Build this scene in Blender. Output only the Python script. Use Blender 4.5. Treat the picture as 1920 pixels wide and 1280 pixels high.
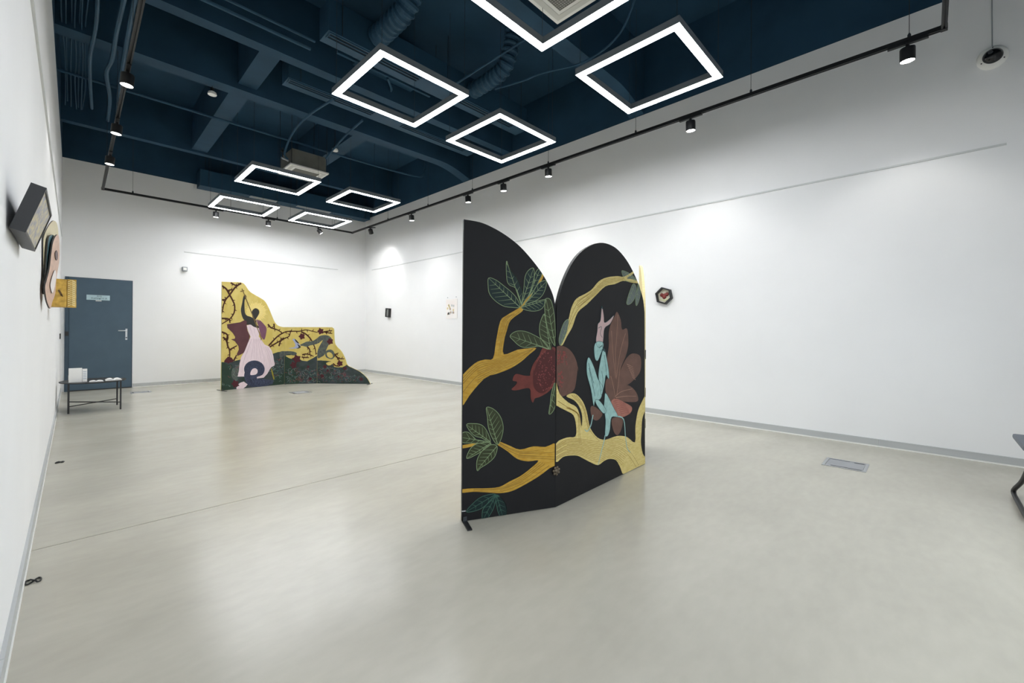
import bpy, bmesh, math, random
from mathutils import Vector, Matrix, geometry
from math import radians, sin, cos, pi, sqrt

for o in list(bpy.data.objects):
    bpy.data.objects.remove(o)
SC = bpy.context.scene
COL = SC.collection

# ------------------------------------------------------------------ camera
FPX, YAW, PITCH, V0, ROLL, CAMH = 800.33, radians(45.761), radians(0.112), 620.5, radians(0.335), 1.14
CAM = Vector((0, 0, CAMH))
_f = Vector((sin(YAW)*cos(PITCH), cos(YAW)*cos(PITCH), sin(PITCH)))
_r = Vector((cos(YAW), -sin(YAW), 0))
_u = _r.cross(_f)
RGT = _r*cos(ROLL) + _u*sin(ROLL)
UPV = -_r*sin(ROLL) + _u*cos(ROLL)
cd = bpy.data.cameras.new('camera')
cam = bpy.data.objects.new('camera', cd)
COL.objects.link(cam)
cd.sensor_width = 36.0
cd.lens = FPX/1920*36.0
cd.shift_y = -(640-V0)/1920
cd.clip_start = 0.02
cam.matrix_world = Matrix(((RGT.x, UPV.x, -_f.x, 0), (RGT.y, UPV.y, -_f.y, 0), (RGT.z, UPV.z, -_f.z, CAMH), (0, 0, 0, 1)))
SC.camera = cam

# ------------------------------------------------------------------ light levels
LED_STRENGTH = 43.5
SPOT_POWER = 24.0
SKY_STRENGTH = 5.0
SC.view_settings.view_transform = 'Standard'
SC.view_settings.look = 'None'
SC.view_settings.exposure = 0.0
SC.view_settings.gamma = 1.0
SC.view_settings.use_curve_mapping = False
try:
    SC.cycles.max_bounces = 10
    SC.cycles.diffuse_bounces = 6
    SC.cycles.sample_clamp_indirect = 6.0
    SC.cycles.caustics_reflective = False
    SC.cycles.caustics_refractive = False
except Exception:
    pass
W = bpy.data.worlds.new('overcast_sky')
SC.world = W
W.use_nodes = True
_n = W.node_tree.nodes; _l = W.node_tree.links
_tc = _n.new('ShaderNodeTexCoord'); _sx = _n.new('ShaderNodeSeparateXYZ'); _rp = _n.new('ShaderNodeValToRGB')
_rp.color_ramp.elements[0].position = 0.49; _rp.color_ramp.elements[0].color = (0.16, 0.17, 0.17, 1)
_rp.color_ramp.elements[1].position = 0.51; _rp.color_ramp.elements[1].color = (0.86, 0.94, 1.0, 1)
_mr = _n.new('ShaderNodeMapRange'); _mr.inputs['From Min'].default_value = -1.0
_l.new(_tc.outputs['Generated'], _sx.inputs[0]); _l.new(_sx.outputs['Z'], _mr.inputs['Value']); _l.new(_mr.outputs['Result'], _rp.inputs['Fac'])
_l.new(_rp.outputs['Color'], _n['Background'].inputs[0])
W.node_tree.nodes['Background'].inputs[1].default_value = SKY_STRENGTH

# room dimensions (metres); camera stands at x=0, y=0
XL, XR, YB, YF, ZW, ZS = -0.162, 5.69, 11.259, -1.55, 4.267, 5.25
LEDZ = 3.60
TRZ = 3.65
WIN = [(0.30, 1.95), (2.20, 3.85)]      # unseen windows added for near-wall daylight, made tall to light the near floor
WZ0, WZ1 = 0.25, 3.30
for i, (a, b) in enumerate(WIN):                       # portals guide the sky light through the windows
    ld = bpy.data.lights.new('window_portal', 'AREA')
    ld.shape = 'RECTANGLE'; ld.size = b-a; ld.size_y = WZ1-WZ0
    lo = bpy.data.objects.new('window_portal', ld)
    COL.objects.link(lo)
    lo.location = ((a+b)/2, YF-0.13, (WZ0+WZ1)/2)
    lo.rotation_euler = (radians(90), 0, 0)
    ld.cycles.is_portal = True

# ------------------------------------------------------------------ helpers
def ray(u, v):
    return _f + RGT*((u-960)/FPX) + UPV*((V0-v)/FPX)

def on(u, v, axis, val):
    d = ray(u, v)
    t = (val-CAM[axis])/d[axis]
    return CAM + d*t

def project(P):
    q = Vector(P)-CAM
    d = q.dot(_f)
    return 960+FPX*q.dot(RGT)/d, V0-FPX*q.dot(UPV)/d

def srgb(r, g, b):
    def c(x):
        x /= 255.0
        return x/12.92 if x <= 0.04045 else ((x+0.055)/1.055)**2.4
    return (c(r), c(g), c(b), 1.0)

MATS = {}
def mat(name, col, rough=0.6, metal=0.0, var=0.0, scale=6.0, col2=None, bump=0.0, emit=None, estr=0.0, coat=0.0, spec=0.5, stretch=None, detail=4.0):
    if name in MATS:
        return MATS[name]
    m = bpy.data.materials.new(name)
    m.use_nodes = True
    nt = m.node_tree
    b = nt.nodes['Principled BSDF']
    b.inputs['Base Color'].default_value = col
    b.inputs['Roughness'].default_value = rough
    b.inputs['Metallic'].default_value = metal
    b.inputs['Specular IOR Level'].default_value = 0.2 if (name.endswith('_paint') and spec == 0.5) else spec
    b.inputs['Coat Weight'].default_value = coat
    if emit:
        b.inputs['Emission Color'].default_value = emit
        b.inputs['Emission Strength'].default_value = estr
    if var > 0 or col2 or bump > 0:
        tc = nt.nodes.new('ShaderNodeTexCoord')
        mp = nt.nodes.new('ShaderNodeMapping')
        if stretch:
            mp.inputs['Scale'].default_value = stretch
        nz = nt.nodes.new('ShaderNodeTexNoise')
        nz.inputs['Scale'].default_value = scale
        nz.inputs['Detail'].default_value = detail
        nt.links.new(tc.outputs['Object'], mp.inputs['Vector'])
        nt.links.new(mp.outputs['Vector'], nz.inputs['Vector'])
        rp = nt.nodes.new('ShaderNodeValToRGB')
        c2 = col2 or tuple(min(1, x*(1+var)) for x in col[:3])+(1,)
        c1 = col if col2 else tuple(x*(1-var) for x in col[:3])+(1,)
        rp.color_ramp.elements[0].color = c1
        rp.color_ramp.elements[1].color = c2
        rp.color_ramp.elements[0].position = 0.35
        rp.color_ramp.elements[1].position = 0.65
        nt.links.new(nz.outputs['Fac'], rp.inputs['Fac'])
        nt.links.new(rp.outputs['Color'], b.inputs['Base Color'])
        if bump > 0:
            bp = nt.nodes.new('ShaderNodeBump')
            bp.inputs['Strength'].default_value = bump
            bp.inputs['Distance'].default_value = 0.01
            nt.links.new(nz.outputs['Fac'], bp.inputs['Height'])
            nt.links.new(bp.outputs['Normal'], b.inputs['Normal'])
    MATS[name] = m
    return m

def tag(o, label=None, cat=None, group=None, kind=None):
    if label: o['label'] = label
    if cat: o['category'] = cat
    if group: o['group'] = group
    if kind: o['kind'] = kind
    return o

def empty(name, loc, label=None, cat=None, group=None, kind=None):
    o = bpy.data.objects.new(name, None)
    o.empty_display_size = 0.1
    COL.objects.link(o)
    o.location = loc
    return tag(o, label, cat, group, kind)

def wloc(o):
    p = Vector((0, 0, 0))
    while o is not None:
        p += o.location
        o = o.parent
    return p

class MB:
    """collects shapes in world coordinates; build() links them as one mesh object"""
    def __init__(s):
        s.v = []; s.f = []; s.m = []; s.mi = 0
    def add(s, vs, fs):
        n = len(s.v)
        s.v += [Vector(x) for x in vs]
        s.f += [tuple(i+n for i in f) for f in fs]
        s.m += [s.mi]*len(fs)
        return s
    def box(s, x0, x1, y0, y1, z0, z1):
        return s.add([(x0,y0,z0),(x1,y0,z0),(x1,y1,z0),(x0,y1,z0),(x0,y0,z1),(x1,y0,z1),(x1,y1,z1),(x0,y1,z1)],
                     [(0,3,2,1),(4,5,6,7),(0,1,5,4),(1,2,6,5),(2,3,7,6),(3,0,4,7)])
    def obox(s, c, ax, ay, az):          # oriented box: centre and three half-extent vectors
        c, ax, ay, az = Vector(c), Vector(ax), Vector(ay), Vector(az)
        vs = [c+ax*i+ay*j+az*k for k in (-1,1) for (i,j) in ((-1,-1),(1,-1),(1,1),(-1,1))]
        return s.add(vs, [(0,3,2,1),(4,5,6,7),(0,1,5,4),(1,2,6,5),(2,3,7,6),(3,0,4,7)])
    def bar(s, p, q, w, h, up=(0,0,1)):
        p, q = Vector(p), Vector(q)
        d = (q-p); L = d.length; d.normalize()
        side = d.cross(Vector(up))
        if side.length < 1e-5: side = d.cross(Vector((0,1,0)))
        side.normalize(); u2 = side.cross(d)
        return s.obox((p+q)/2, d*(L/2), side*(w/2), u2*(h/2))
    def tube(s, path, r, n=8, cap=True):
        path = [Vector(p) for p in path]
        rr = r if isinstance(r, (list, tuple)) else [r]*len(path)
        ref = None; rings = []
        for i, p in enumerate(path):
            d = (path[min(i+1, len(path)-1)]-path[max(i-1, 0)]).normalized()
            if ref is None:
                ref = d.cross(Vector((0,0,1)))
                if ref.length < 1e-3: ref = d.cross(Vector((0,1,0)))
            ref = (ref-d*ref.dot(d)).normalized()
            b = d.cross(ref)
            rings.append([p+(ref*cos(2*pi*k/n)+b*sin(2*pi*k/n))*rr[i] for k in range(n)])
        vs = [x for R in rings for x in R]
        fs = []
        for i in range(len(rings)-1):
            for k in range(n):
                a, b = i*n+k, i*n+(k+1) % n
                fs.append((a, b, b+n, a+n))
        if cap:
            fs.append(tuple(range(n))[::-1]); fs.append(tuple(range((len(rings)-1)*n, len(rings)*n)))
        return s.add(vs, fs)
    def lathe(s, prof, c, axis=(0,0,1), n=24):     # prof: (radius, height) list
        c = Vector(c); a = Vector(axis).normalized()
        e = a.orthogonal().normalized(); g = a.cross(e)
        vs = [c+a*h+(e*cos(2*pi*k/n)+g*sin(2*pi*k/n))*r for (r, h) in prof for k in range(n)]
        fs = []
        for i in range(len(prof)-1):
            for k in range(n):
                p, q = i*n+k, i*n+(k+1) % n
                fs.append((p, q, q+n, p+n))
        fs.append(tuple(range(n))[::-1]); fs.append(tuple(range((len(prof)-1)*n, len(prof)*n)))
        return s.add(vs, fs)
    def build(s, name, mats, parent=None, smooth=False, bevel=0.0):
        base = wloc(parent) if parent is not None else Vector((0,0,0))
        me = bpy.data.meshes.new(name)
        me.from_pydata([tuple(x-base) for x in s.v], [], s.f)
        for m_ in (mats if isinstance(mats, (list, tuple)) else [mats]):
            me.materials.append(m_)
        me.polygons.foreach_set('material_index', s.m)
        bm = bmesh.new(); bm.from_mesh(me)
        bmesh.ops.recalc_face_normals(bm, faces=bm.faces)
        if bevel > 0:
            bmesh.ops.bevel(bm, geom=list(bm.edges), offset=bevel, segments=2, affect='EDGES', profile=0.6)
        bm.to_mesh(me); bm.free()
        if smooth:
            me.shade_smooth()
            try: me.set_sharp_from_angle(angle=radians(40))
            except Exception: pass
        o = bpy.data.objects.new(name, me)
        COL.objects.link(o)
        if parent is not None: o.parent = parent
        return o

def copy_tree(o, parent=None):
    c = o.copy(); COL.objects.link(c); c.parent = parent
    for ch in list(o.children):
        copy_tree(ch, c)
    return c

def smooth_path(pts, sub=6, closed=False):
    P = [Vector(p) for p in pts]; n = len(P); out = []
    rng = range(n) if closed else range(n-1)
    for i in rng:
        p1, p2 = P[i], P[(i+1) % n]
        p0 = P[(i-1) % n] if (closed or i > 0) else p1
        p3 = P[(i+2) % n] if (closed or i+2 < n) else p2
        for k in range(sub):
            t = k/sub
            out.append(0.5*((2*p1)+(p2-p0)*t+(2*p0-5*p1+4*p2-p3)*t*t+(3*p1-p0-3*p2+p3)*t**3))
    if not closed: out.append(P[-1])
    return out

# ------------------------------------------------------------------ materials
M_WALL = mat('white_wall_paint', srgb(235, 236, 237), 0.75, var=0.012, scale=1.5)
M_NAVY = mat('navy_ceiling_paint', srgb(37, 67, 89), 0.65, var=0.12, scale=2.0)
M_NAVY2 = mat('navy_duct_paint', srgb(42, 73, 95), 0.5, var=0.08, scale=3.0)
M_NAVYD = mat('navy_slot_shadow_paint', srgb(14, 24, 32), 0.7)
M_BLACK = mat('black_metal', srgb(24, 25, 27), 0.45, var=0.1)
M_HOUS = mat('lamp_housing_bloom_grey', srgb(108, 116, 124), 0.5, 0.1)  # dark housing lightened so its colour stands for the lamp bloom
M_DARKG = mat('dark_grey_aluminium', srgb(62, 66, 70), 0.4, 0.4)
M_ALU = mat('anodised_aluminium', srgb(184, 187, 188), 0.42, 0.1, var=0.05, scale=20, stretch=(1, .05, 1))
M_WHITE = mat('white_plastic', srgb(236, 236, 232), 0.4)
M_WIRE = mat('dark_wire', srgb(38, 44, 50), 0.5)
M_STEEL = mat('brushed_steel', srgb(185, 188, 192), 0.3, 0.9)
M_GREYPL = mat('grey_plastic', srgb(150, 156, 160), 0.5)
M_LED = mat('led_diffuser', (1, 1, 1, 1), 0.4, emit=(0.965, 0.98, 1.0, 1), estr=LED_STRENGTH)
M_LENS = mat('spot_lens', (1, 1, 1, 1), 0.4, emit=(1.0, 0.97, 0.92, 1), estr=25.0)
M_DOOR = mat('slate_door_paint', srgb(78, 96, 110), 0.5, var=0.04, scale=4)
M_DOORF = mat('slate_frame_paint', srgb(66, 82, 96), 0.5)
M_PAPER = mat('white_paper', srgb(240, 240, 238), 0.8)

def floor_material():
    m = bpy.data.materials.new('polished_concrete'); m.use_nodes = True
    nt = m.node_tree; b = nt.nodes['Principled BSDF']
    tc = nt.nodes.new('ShaderNodeTexCoord')
    n1 = nt.nodes.new('ShaderNodeTexNoise'); n1.inputs['Scale'].default_value = 0.9; n1.inputs['Detail'].default_value = 6
    n2 = nt.nodes.new('ShaderNodeTexNoise'); n2.inputs['Scale'].default_value = 9.0; n2.inputs['Detail'].default_value = 8
    mp = nt.nodes.new('ShaderNodeMapping'); mp.inputs['Scale'].default_value = (1.0, 2.2, 1)
    nt.links.new(tc.outputs['Object'], mp.inputs['Vector'])
    nt.links.new(mp.outputs['Vector'], n1.inputs['Vector']); nt.links.new(mp.outputs['Vector'], n2.inputs['Vector'])
    r1 = nt.nodes.new('ShaderNodeValToRGB')
    r1.color_ramp.elements[0].position = 0.3; r1.color_ramp.elements[1].position = 0.7
    r1.color_ramp.elements[0].color = srgb(177, 173, 161); r1.color_ramp.elements[1].color = srgb(188, 184, 171)
    r2 = nt.nodes.new('ShaderNodeValToRGB')
    r2.color_ramp.elements[0].position = 0.35; r2.color_ramp.elements[1].position = 0.7
    r2.color_ramp.elements[0].color = (0.965, 0.965, 0.965, 1); r2.color_ramp.elements[1].color = (1.02, 1.02, 1.02, 1)
    mx = nt.nodes.new('ShaderNodeMix'); mx.data_type = 'RGBA'; mx.blend_type = 'MULTIPLY'; mx.inputs['Factor'].default_value = 1.0
    nt.links.new(n1.outputs['Fac'], r1.inputs['Fac']); nt.links.new(n2.outputs['Fac'], r2.inputs['Fac'])
    nt.links.new(r1.outputs['Color'], mx.inputs['A']); nt.links.new(r2.outputs['Color'], mx.inputs['B'])
    nt.links.new(mx.outputs['Result'], b.inputs['Base Color'])
    mr = nt.nodes.new('ShaderNodeMapRange'); mr.inputs['To Min'].default_value = 0.20; mr.inputs['To Max'].default_value = 0.30
    nt.links.new(n1.outputs['Fac'], mr.inputs['Value']); nt.links.new(mr.outputs['Result'], b.inputs['Roughness'])
    b.inputs['Specular IOR Level'].default_value = 0.55
    bp = nt.nodes.new('ShaderNodeBump'); bp.inputs['Strength'].default_value = 0.03; bp.inputs['Distance'].default_value = 0.004
    nt.links.new(n2.outputs['Fac'], bp.inputs['Height']); nt.links.new(bp.outputs['Normal'], b.inputs['Normal'])
    return m
M_FLOOR = floor_material()
M_JOINT = mat('joint_filler', srgb(96, 94, 88), 0.8)

# ------------------------------------------------------------------ the room shell
fl = MB().box(XL-0.2, XR+0.2, YF-0.2, YB+0.2, -0.25, -0.012).build('floor', M_JOINT)
tag(fl, 'polished beige grey concrete floor with thin saw cut joints', 'floor', kind='structure')
ys = [YF-0.2, -1.25, 3.30, 7.85, YB+0.2]
xs = [XL-0.2, XR+0.2]
for j in range(4):
    g0 = 0.0 if j == 0 else 0.004
    g1 = 0.0 if j == 3 else 0.004
    s = MB().box(xs[0], xs[1], ys[j]+g0, ys[j+1]-g1, -0.012, 0.0).build('floor_slab', M_FLOOR, fl)

def wall(name, b_low, b_high, label):
    w = b_low.build(name, M_WALL)
    tag(w, label, 'wall', kind='structure')
    b_high.build('painted_upper_band', M_NAVY, w)
    return w
T = 0.2
wall('wall_left', MB().box(XL-T, XL, YF-T, YB+T, 0, ZW), MB().box(XL-T, XL, YF-T, YB+T, ZW, ZS), 'long white gallery wall close on the left under a navy band')
wall('wall_right', MB().box(XR, XR+T, YF-T, YB+T, 0, ZW), MB().box(XR, XR+T, YF-T, YB+T, ZW, ZS), 'long white gallery wall on the right washed by spotlights')
# back wall with a door opening
DX0, DX1, DZ = -0.115, 0.81, 2.105
b = MB()
b.box(XL, DX0, YB, YB+T, 0, ZW); b.box(DX1, XR, YB, YB+T, 0, ZW); b.box(DX0, DX1, YB, YB+T, DZ, ZW)
wall('wall_back', b, MB().box(XL, XR, YB, YB+T, ZW, ZS), 'white end wall behind the yellow painted screen')
# front wall behind the camera, with two unseen windows added for daylight
b = MB()
b.box(XL, XR, YF-T, YF, 0, WZ0); b.box(XL, XR, YF-T, YF, WZ1, ZW)
xx = [XL]+[t for w in WIN for t in w]+[XR]
for i in range(0, len(xx), 2):
    b.box(xx[i], xx[i+1], YF-T, YF, WZ0, WZ1)
wall('wall_front', b, MB().box(XL, XR, YF-T, YF, ZW, ZS), 'white wall behind the viewer with added daylight windows')
M_GLASS = bpy.data.materials.new('window_glass'); M_GLASS.use_nodes = True
nt = M_GLASS.node_tree; nt.nodes.remove(nt.nodes['Principled BSDF'])
tr = nt.nodes.new('ShaderNodeBsdfTransparent'); gl = nt.nodes.new('ShaderNodeBsdfGlossy'); gl.inputs['Roughness'].default_value = 0.02
mxs = nt.nodes.new('ShaderNodeMixShader'); mxs.inputs[0].default_value = 0.06
nt.links.new(tr.outputs[0], mxs.inputs[1]); nt.links.new(gl.outputs[0], mxs.inputs[2])
nt.links.new(mxs.outputs[0], nt.nodes['Material Output'].inputs[0])
for i, (a, c) in enumerate(WIN):
    w = empty('window_%d' % (i+1), ((a+c)/2, YF-0.1, WZ0), ('unseen tall window added for daylight behind the viewer, nearer the left wall', 'unseen tall window added for daylight behind the viewer, nearer the right wall')[i], 'window', kind='structure')
    fb = MB()
    fb.box(a, c, YF-0.13, YF-0.07, WZ0, WZ0+0.06); fb.box(a, c, YF-0.13, YF-0.07, WZ1-0.06, WZ1)
    fb.box(a, a+0.06, YF-0.13, YF-0.07, WZ0+.06, WZ1-.06); fb.box(c-0.06, c, YF-0.13, YF-0.07, WZ0+.06, WZ1-.06)
    fb.build('window_frame', M_DARKG, w)
    MB().box(a+.06, c-.06, YF-0.105, YF-0.099, WZ0+.06, WZ1-.06).build('window_pane', M_GLASS, w)

# ceiling slab with beams
ce = MB().box(XL-T, XR+T, YF-T, YB+T, ZS, ZS+0.2).build('ceiling', M_NAVY)
tag(ce, 'navy painted concrete ceiling slab with exposed beams', 'ceiling', kind='structure')
def xbeam(y0, y1, z, x0=XL, x1=XR, haunch=True):
    prof = [(x0, z)]
    if haunch:
        for k in range(9):
            t = k/8
            prof.append((x1-0.75+0.75*t, z-0.17*(1-cos(t*pi/2))))
    else:
        prof.append((x1, z))
    n = len(prof); b = MB()
    vs = []
    for y in (y0, y1):
        vs += [(x, y, zz) for x, zz in prof]+[(x1, y, ZS), (x0, y, ZS)]
    m = n+2
    fs = [tuple(range(m)), tuple(range(m, 2*m))[::-1]]+[(i, (i+1) % m, (i+1) % m+m, i+m) for i in range(m)]
    b.add(vs, fs)
    return b.build('beam', M_NAVY, ce)
xbeam(2.93, 3.15, 4.45)
xbeam(6.78, 7.00, 4.45)
xbeam(5.56, 5.72, 4.47, haunch=False)
xbeam(9.86, 9.99, 4.48, haunch=False)
xbeam(-0.90, -0.68, 4.45)
def ybeam(x0, x1, y0, y1, z):
    return MB().box(x0, x1, y0, y1, z, ZS).build('beam', M_NAVY, ce)
ybeam(1.52, 1.76, 7.0, 9.86, 4.52)
ybeam(1.55, 1.78, 5.72, 6.78, 4.52)
ybeam(3.35, 3.60, 7.0, 9.86, 4.52)

# baseboards: aluminium strip over a slim toe lip, white standing in for its shine
def base(name, lx, label):
    o = empty(name, ((lx[0]+lx[1])/2, (lx[2]+lx[3])/2, 0), label, 'baseboard', kind='structure')
    x0, x1, y0, y1 = lx
    return o
def baseboard(name, p, q, n, label, seams):
    p, q, n = Vector(p), Vector(q), Vector(n)
    o = empty(name, (p+q)/2, label, 'baseboard', kind='structure')
    d = (q-p).normalized(); L = (q-p).length
    cuts = [0]+seams+[L]
    for a, c in zip(cuts[:-1], cuts[1:]):
        A, B = p+d*(a+0.0015), p+d*(c-0.0015)
        MB().obox((A+B)/2+n*0.006+Vector((0,0,0.045)), (B-A)/2, n*0.006, Vector((0,0,0.0325))).build('baseboard_strip', M_ALU, o)
    MB().obox((p+q)/2+n*0.008+Vector((0,0,0.006)), (q-p)/2, n*0.008, Vector((0,0,0.006))).build('toe_shine_strip', M_WHITE, o)
baseboard('baseboard_right', (XR, YF, 0), (XR, YB, 0), (-1,0,0), 'aluminium baseboard with toe shine painted white along the right wall', [1.9, 3.9, 5.9, 7.9, 9.9])
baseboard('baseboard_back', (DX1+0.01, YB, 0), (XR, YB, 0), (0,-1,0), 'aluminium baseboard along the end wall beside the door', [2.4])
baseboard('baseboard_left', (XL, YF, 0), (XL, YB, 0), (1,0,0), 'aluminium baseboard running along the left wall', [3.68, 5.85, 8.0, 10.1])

# picture rails
def rail(name, p, q, n, label):
    p, q, n = Vector(p), Vector(q), Vector(n)
    o = MB().obox((p+q)/2+n*0.006, (q-p)/2, n*0.006, Vector((0,0,0.008))).build(name, mat('rail_white', srgb(205, 208, 208), 0.45))
    tag(o, label, 'picture rail', kind='structure')
rail('trim_1', (XR, -0.49, 2.81), (XR, 10.9, 2.81), (-1,0,0), 'thin pale picture hanging rail along the right wall')
rail('trim_2', (1.62, YB, 2.79), (4.9, YB, 2.77), (0,-1,0), 'thin pale picture hanging rail on the end wall')
rail('trim_3', (XL, 0.2, 2.81), (XL, 11.0, 2.79), (1,0,0), 'thin picture hanging rail along the left wall')

# door
dr = empty('door_1', ((DX0+DX1)/2, YB, 0), 'slate grey flush metal door with a sign plate in the end wall', 'door', kind='structure')
MB().box(DX0+0.055, DX1-0.012, YB-0.012, YB+0.04, 0.018, DZ-0.012).build('door_leaf', M_DOOR, dr)
fb = MB(); fb.box(DX0, DX0+0.052, YB-0.02, YB+0.1, 0, DZ); fb.box(DX1-0.01, DX1, YB-0.006, YB+0.1, 0, DZ); fb.box(DX0+0.052, DX1-0.01, YB-0.006, YB+0.1, DZ-0.01, DZ)
fb.build('door_frame', M_DOORF, dr)
MB().box(DX0, DX1, YB+0.1, YB+0.2, 0.0, DZ).build('door_light_block', M_DOORF, dr)  # added plate, keeps sky light out of the gap around the leaf
MB().box(DX0, DX1, YB-0.0, YB+0.12, -0.002, 0.016).build('threshold', M_BLACK, dr)
hb = MB(); hb.box(0.705, 0.735, YB-0.022, YB-0.012, 0.94, 1.16); hd = hb.build('handle_plate', M_STEEL, dr, bevel=0.003)
lv = MB(); lv.tube([(0.72, YB-0.02, 1.12), (0.72, YB-0.062, 1.12), (0.70, YB-0.068, 1.12), (0.60, YB-0.068, 1.12)], 0.011, 10).build('lever', M_STEEL, hd, smooth=True)
MB().lathe([(0.012, 0), (0.012, 0.006)], (0.72, YB-0.022, 0.985), (0,-1,0), 12).build('keyhole', M_DARKG, hd)
for z in (0.25, 1.85):
    MB().lathe([(0.009, -0.05), (0.009, 0.05)], (DX0+0.056, YB-0.02, z), (0,0,1), 10).build('hinge', M_STEEL, dr)
MB().box(DX0+0.005, DX0+0.05, YB-0.05, YB-0.02, 1.02, 1.1).build('latch_box', M_BLACK, dr)

# sign on the door
sg = empty('door_sign', (0.322, YB-0.02, 1.69), 'pale blue name plate with dark lettering on the slate door', 'sign')
MB().box(0.163, 0.481, YB-0.022, YB-0.013, 1.695, 1.79).build('plate', mat('pale_blue_plate', srgb(172, 198, 206), 0.35), sg, bevel=0.002)
MB().box(0.286, 0.366, YB-0.02, YB-0.013, 1.676, 1.689).build('small_strip', M_WHITE, sg)
def text(name, body, size, loc, rot, m, parent):
    cu = bpy.data.curves.new(name, 'FONT'); cu.body = body; cu.size = size; cu.align_x = 'CENTER'; cu.align_y = 'CENTER'; cu.extrude = 0.0006
    to = bpy.data.objects.new(name, cu); COL.objects.link(to)
    dg = bpy.context.evaluated_depsgraph_get()
    me = bpy.data.meshes.new_from_object(to.evaluated_get(dg))
    bpy.data.objects.remove(to)
    o = bpy.data.objects.new(name, me); COL.objects.link(o)
    me.materials.clear(); me.materials.append(m)
    o.rotation_euler = rot
    o.location = Vector(loc)-wloc(parent); o.parent = parent
    return o
text('lettering', '013', 0.042, (0.335, YB-0.0225, 1.765), (radians(90), 0, 0), mat('sign_ink', srgb(40, 62, 72), 0.6), sg)
text('lettering', 'Кабинет А', 0.044, (0.335, YB-0.0225, 1.727), (radians(90), 0, 0), MATS['sign_ink'], sg)

# ------------------------------------------------------------------ LED frame lights
def ring(b, cx, cy, ho, hi, z0, z1):
    b.box(cx-ho, cx+ho, cy-ho, cy-hi, z0, z1); b.box(cx-ho, cx+ho, cy+hi, cy+ho, z0, z1)
    b.box(cx-ho, cx-hi, cy-hi, cy+hi, z0, z1); b.box(cx+hi, cx+ho, cy-hi, cy+hi, z0, z1)
    return b
led = empty('led_frame_light', (0, 0, 0))
b = ring(MB(), 0, 0, 0.504, 0.432, 0.014, 0.062); ring(b, 0, 0, 0.504, 0.5025, 0.0, 0.014); ring(b, 0, 0, 0.4335, 0.432, 0.0, 0.014)
b.build('housing', M_HOUS, led)
ring(MB(), 0, 0, 0.502, 0.434, 0.001, 0.0135).build('diffuser', M_LED, led)
for sx in (-1, 1):
    for sy in (-1, 1):
        MB().tube([(sx*0.47, sy*0.47, 0.062), (sx*0.47, sy*0.47, ZS-LEDZ)], 0.0022, 5).build('suspension_wire', M_WIRE, led)
LEDS = [(2.35, 1.93, 'square LED frame light beside the near ceiling cassette, cut by the top edge'),
        (3.84, 1.92, 'square LED frame light hanging nearest the right wall track'),
        (2.36, 3.94, 'square LED frame light below the slotted air ducts, left column second row'),
        (3.84, 3.96, 'square LED frame light, right column second row from the viewer'),
        (2.34, 7.70, 'square LED frame light just in front of the far ceiling cassette'),
        (3.85, 7.74, 'square LED frame light, right column third row from the viewer'),
        (2.36, 9.78, 'square LED frame light farthest back above the yellow screen, left column'),
        (3.84, 9.76, 'square LED frame light farthest back near the room corner, right column')]
for i, (x, y, lab) in enumerate(LEDS):
    o = led if i == 0 else copy_tree(led)
    o.location = (x, y, LEDZ)
    tag(o, lab, 'ceiling light', 'square LED frame lights')

# ------------------------------------------------------------------ track and spotlights
TX0, TX1, TY0, TY1 = 0.349, 4.96, -0.09, 10.55
tk = empty('lighting_track', ((TX0+TX1)/2, (TY0+TY1)/2, TRZ), 'black rectangular lighting track suspended along the walls', 'lighting track')
def trail(x0, x1, y0, y1):
    b = MB(); d = 0.018
    if abs(x1-x0) > abs(y1-y0):
        b.box(x0+d, x1-d, y0-d, y0-d+0.012, TRZ-0.016, TRZ+0.02); b.box(x0+d, x1-d, y0+d-0.012, y0+d, TRZ-0.016, TRZ+0.02); b.box(x0+d, x1-d, y0-d+.012, y0+d-.012, TRZ, TRZ+0.02)
    else:
        b.box(x0-d, x0-d+0.012, y0+d, y1-d, TRZ-0.016, TRZ+0.02); b.box(x0+d-0.012, x0+d, y0+d, y1-d, TRZ-0.016, TRZ+0.02); b.box(x0-d+.012, x0+d-.012, y0+d, y1-d, TRZ, TRZ+0.02)
    b.build('rail', M_BLACK, tk)
trail(TX0, TX1, TY1, TY1); trail(TX0, TX1, TY0, TY0); trail(TX0, TX0, TY0, TY1); trail(TX1, TX1, TY0, TY1)
for x in (TX0, TX1):
    for y in (TY0, TY1):
        MB().box(x-0.021, x+0.021, y-0.021, y+0.021, TRZ-0.02, TRZ+0.023).build('corner_connector', M_BLACK, tk)
hang = [(TX1, y) for y in (0.12, 1.34, 2.66, 4.09, 5.84, 7.21, 8.78)]+[(x, TY1) for x in (0.75, 2.3, 3.2, 4.5)]+[(TX0, y) for y in (1.0, 3.0, 5.0, 6.9, 9.2)]
for x, y in hang:
    b = MB().tube([(x, y, TRZ+0.02), (x, y, ZS)], 0.0025, 5)
    b.lathe([(0.012, 0.02), (0.012, 0.045), (0.004, 0.06)], (x, y, TRZ), n=8)
    b.build('hanger', M_WIRE, tk)

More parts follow.
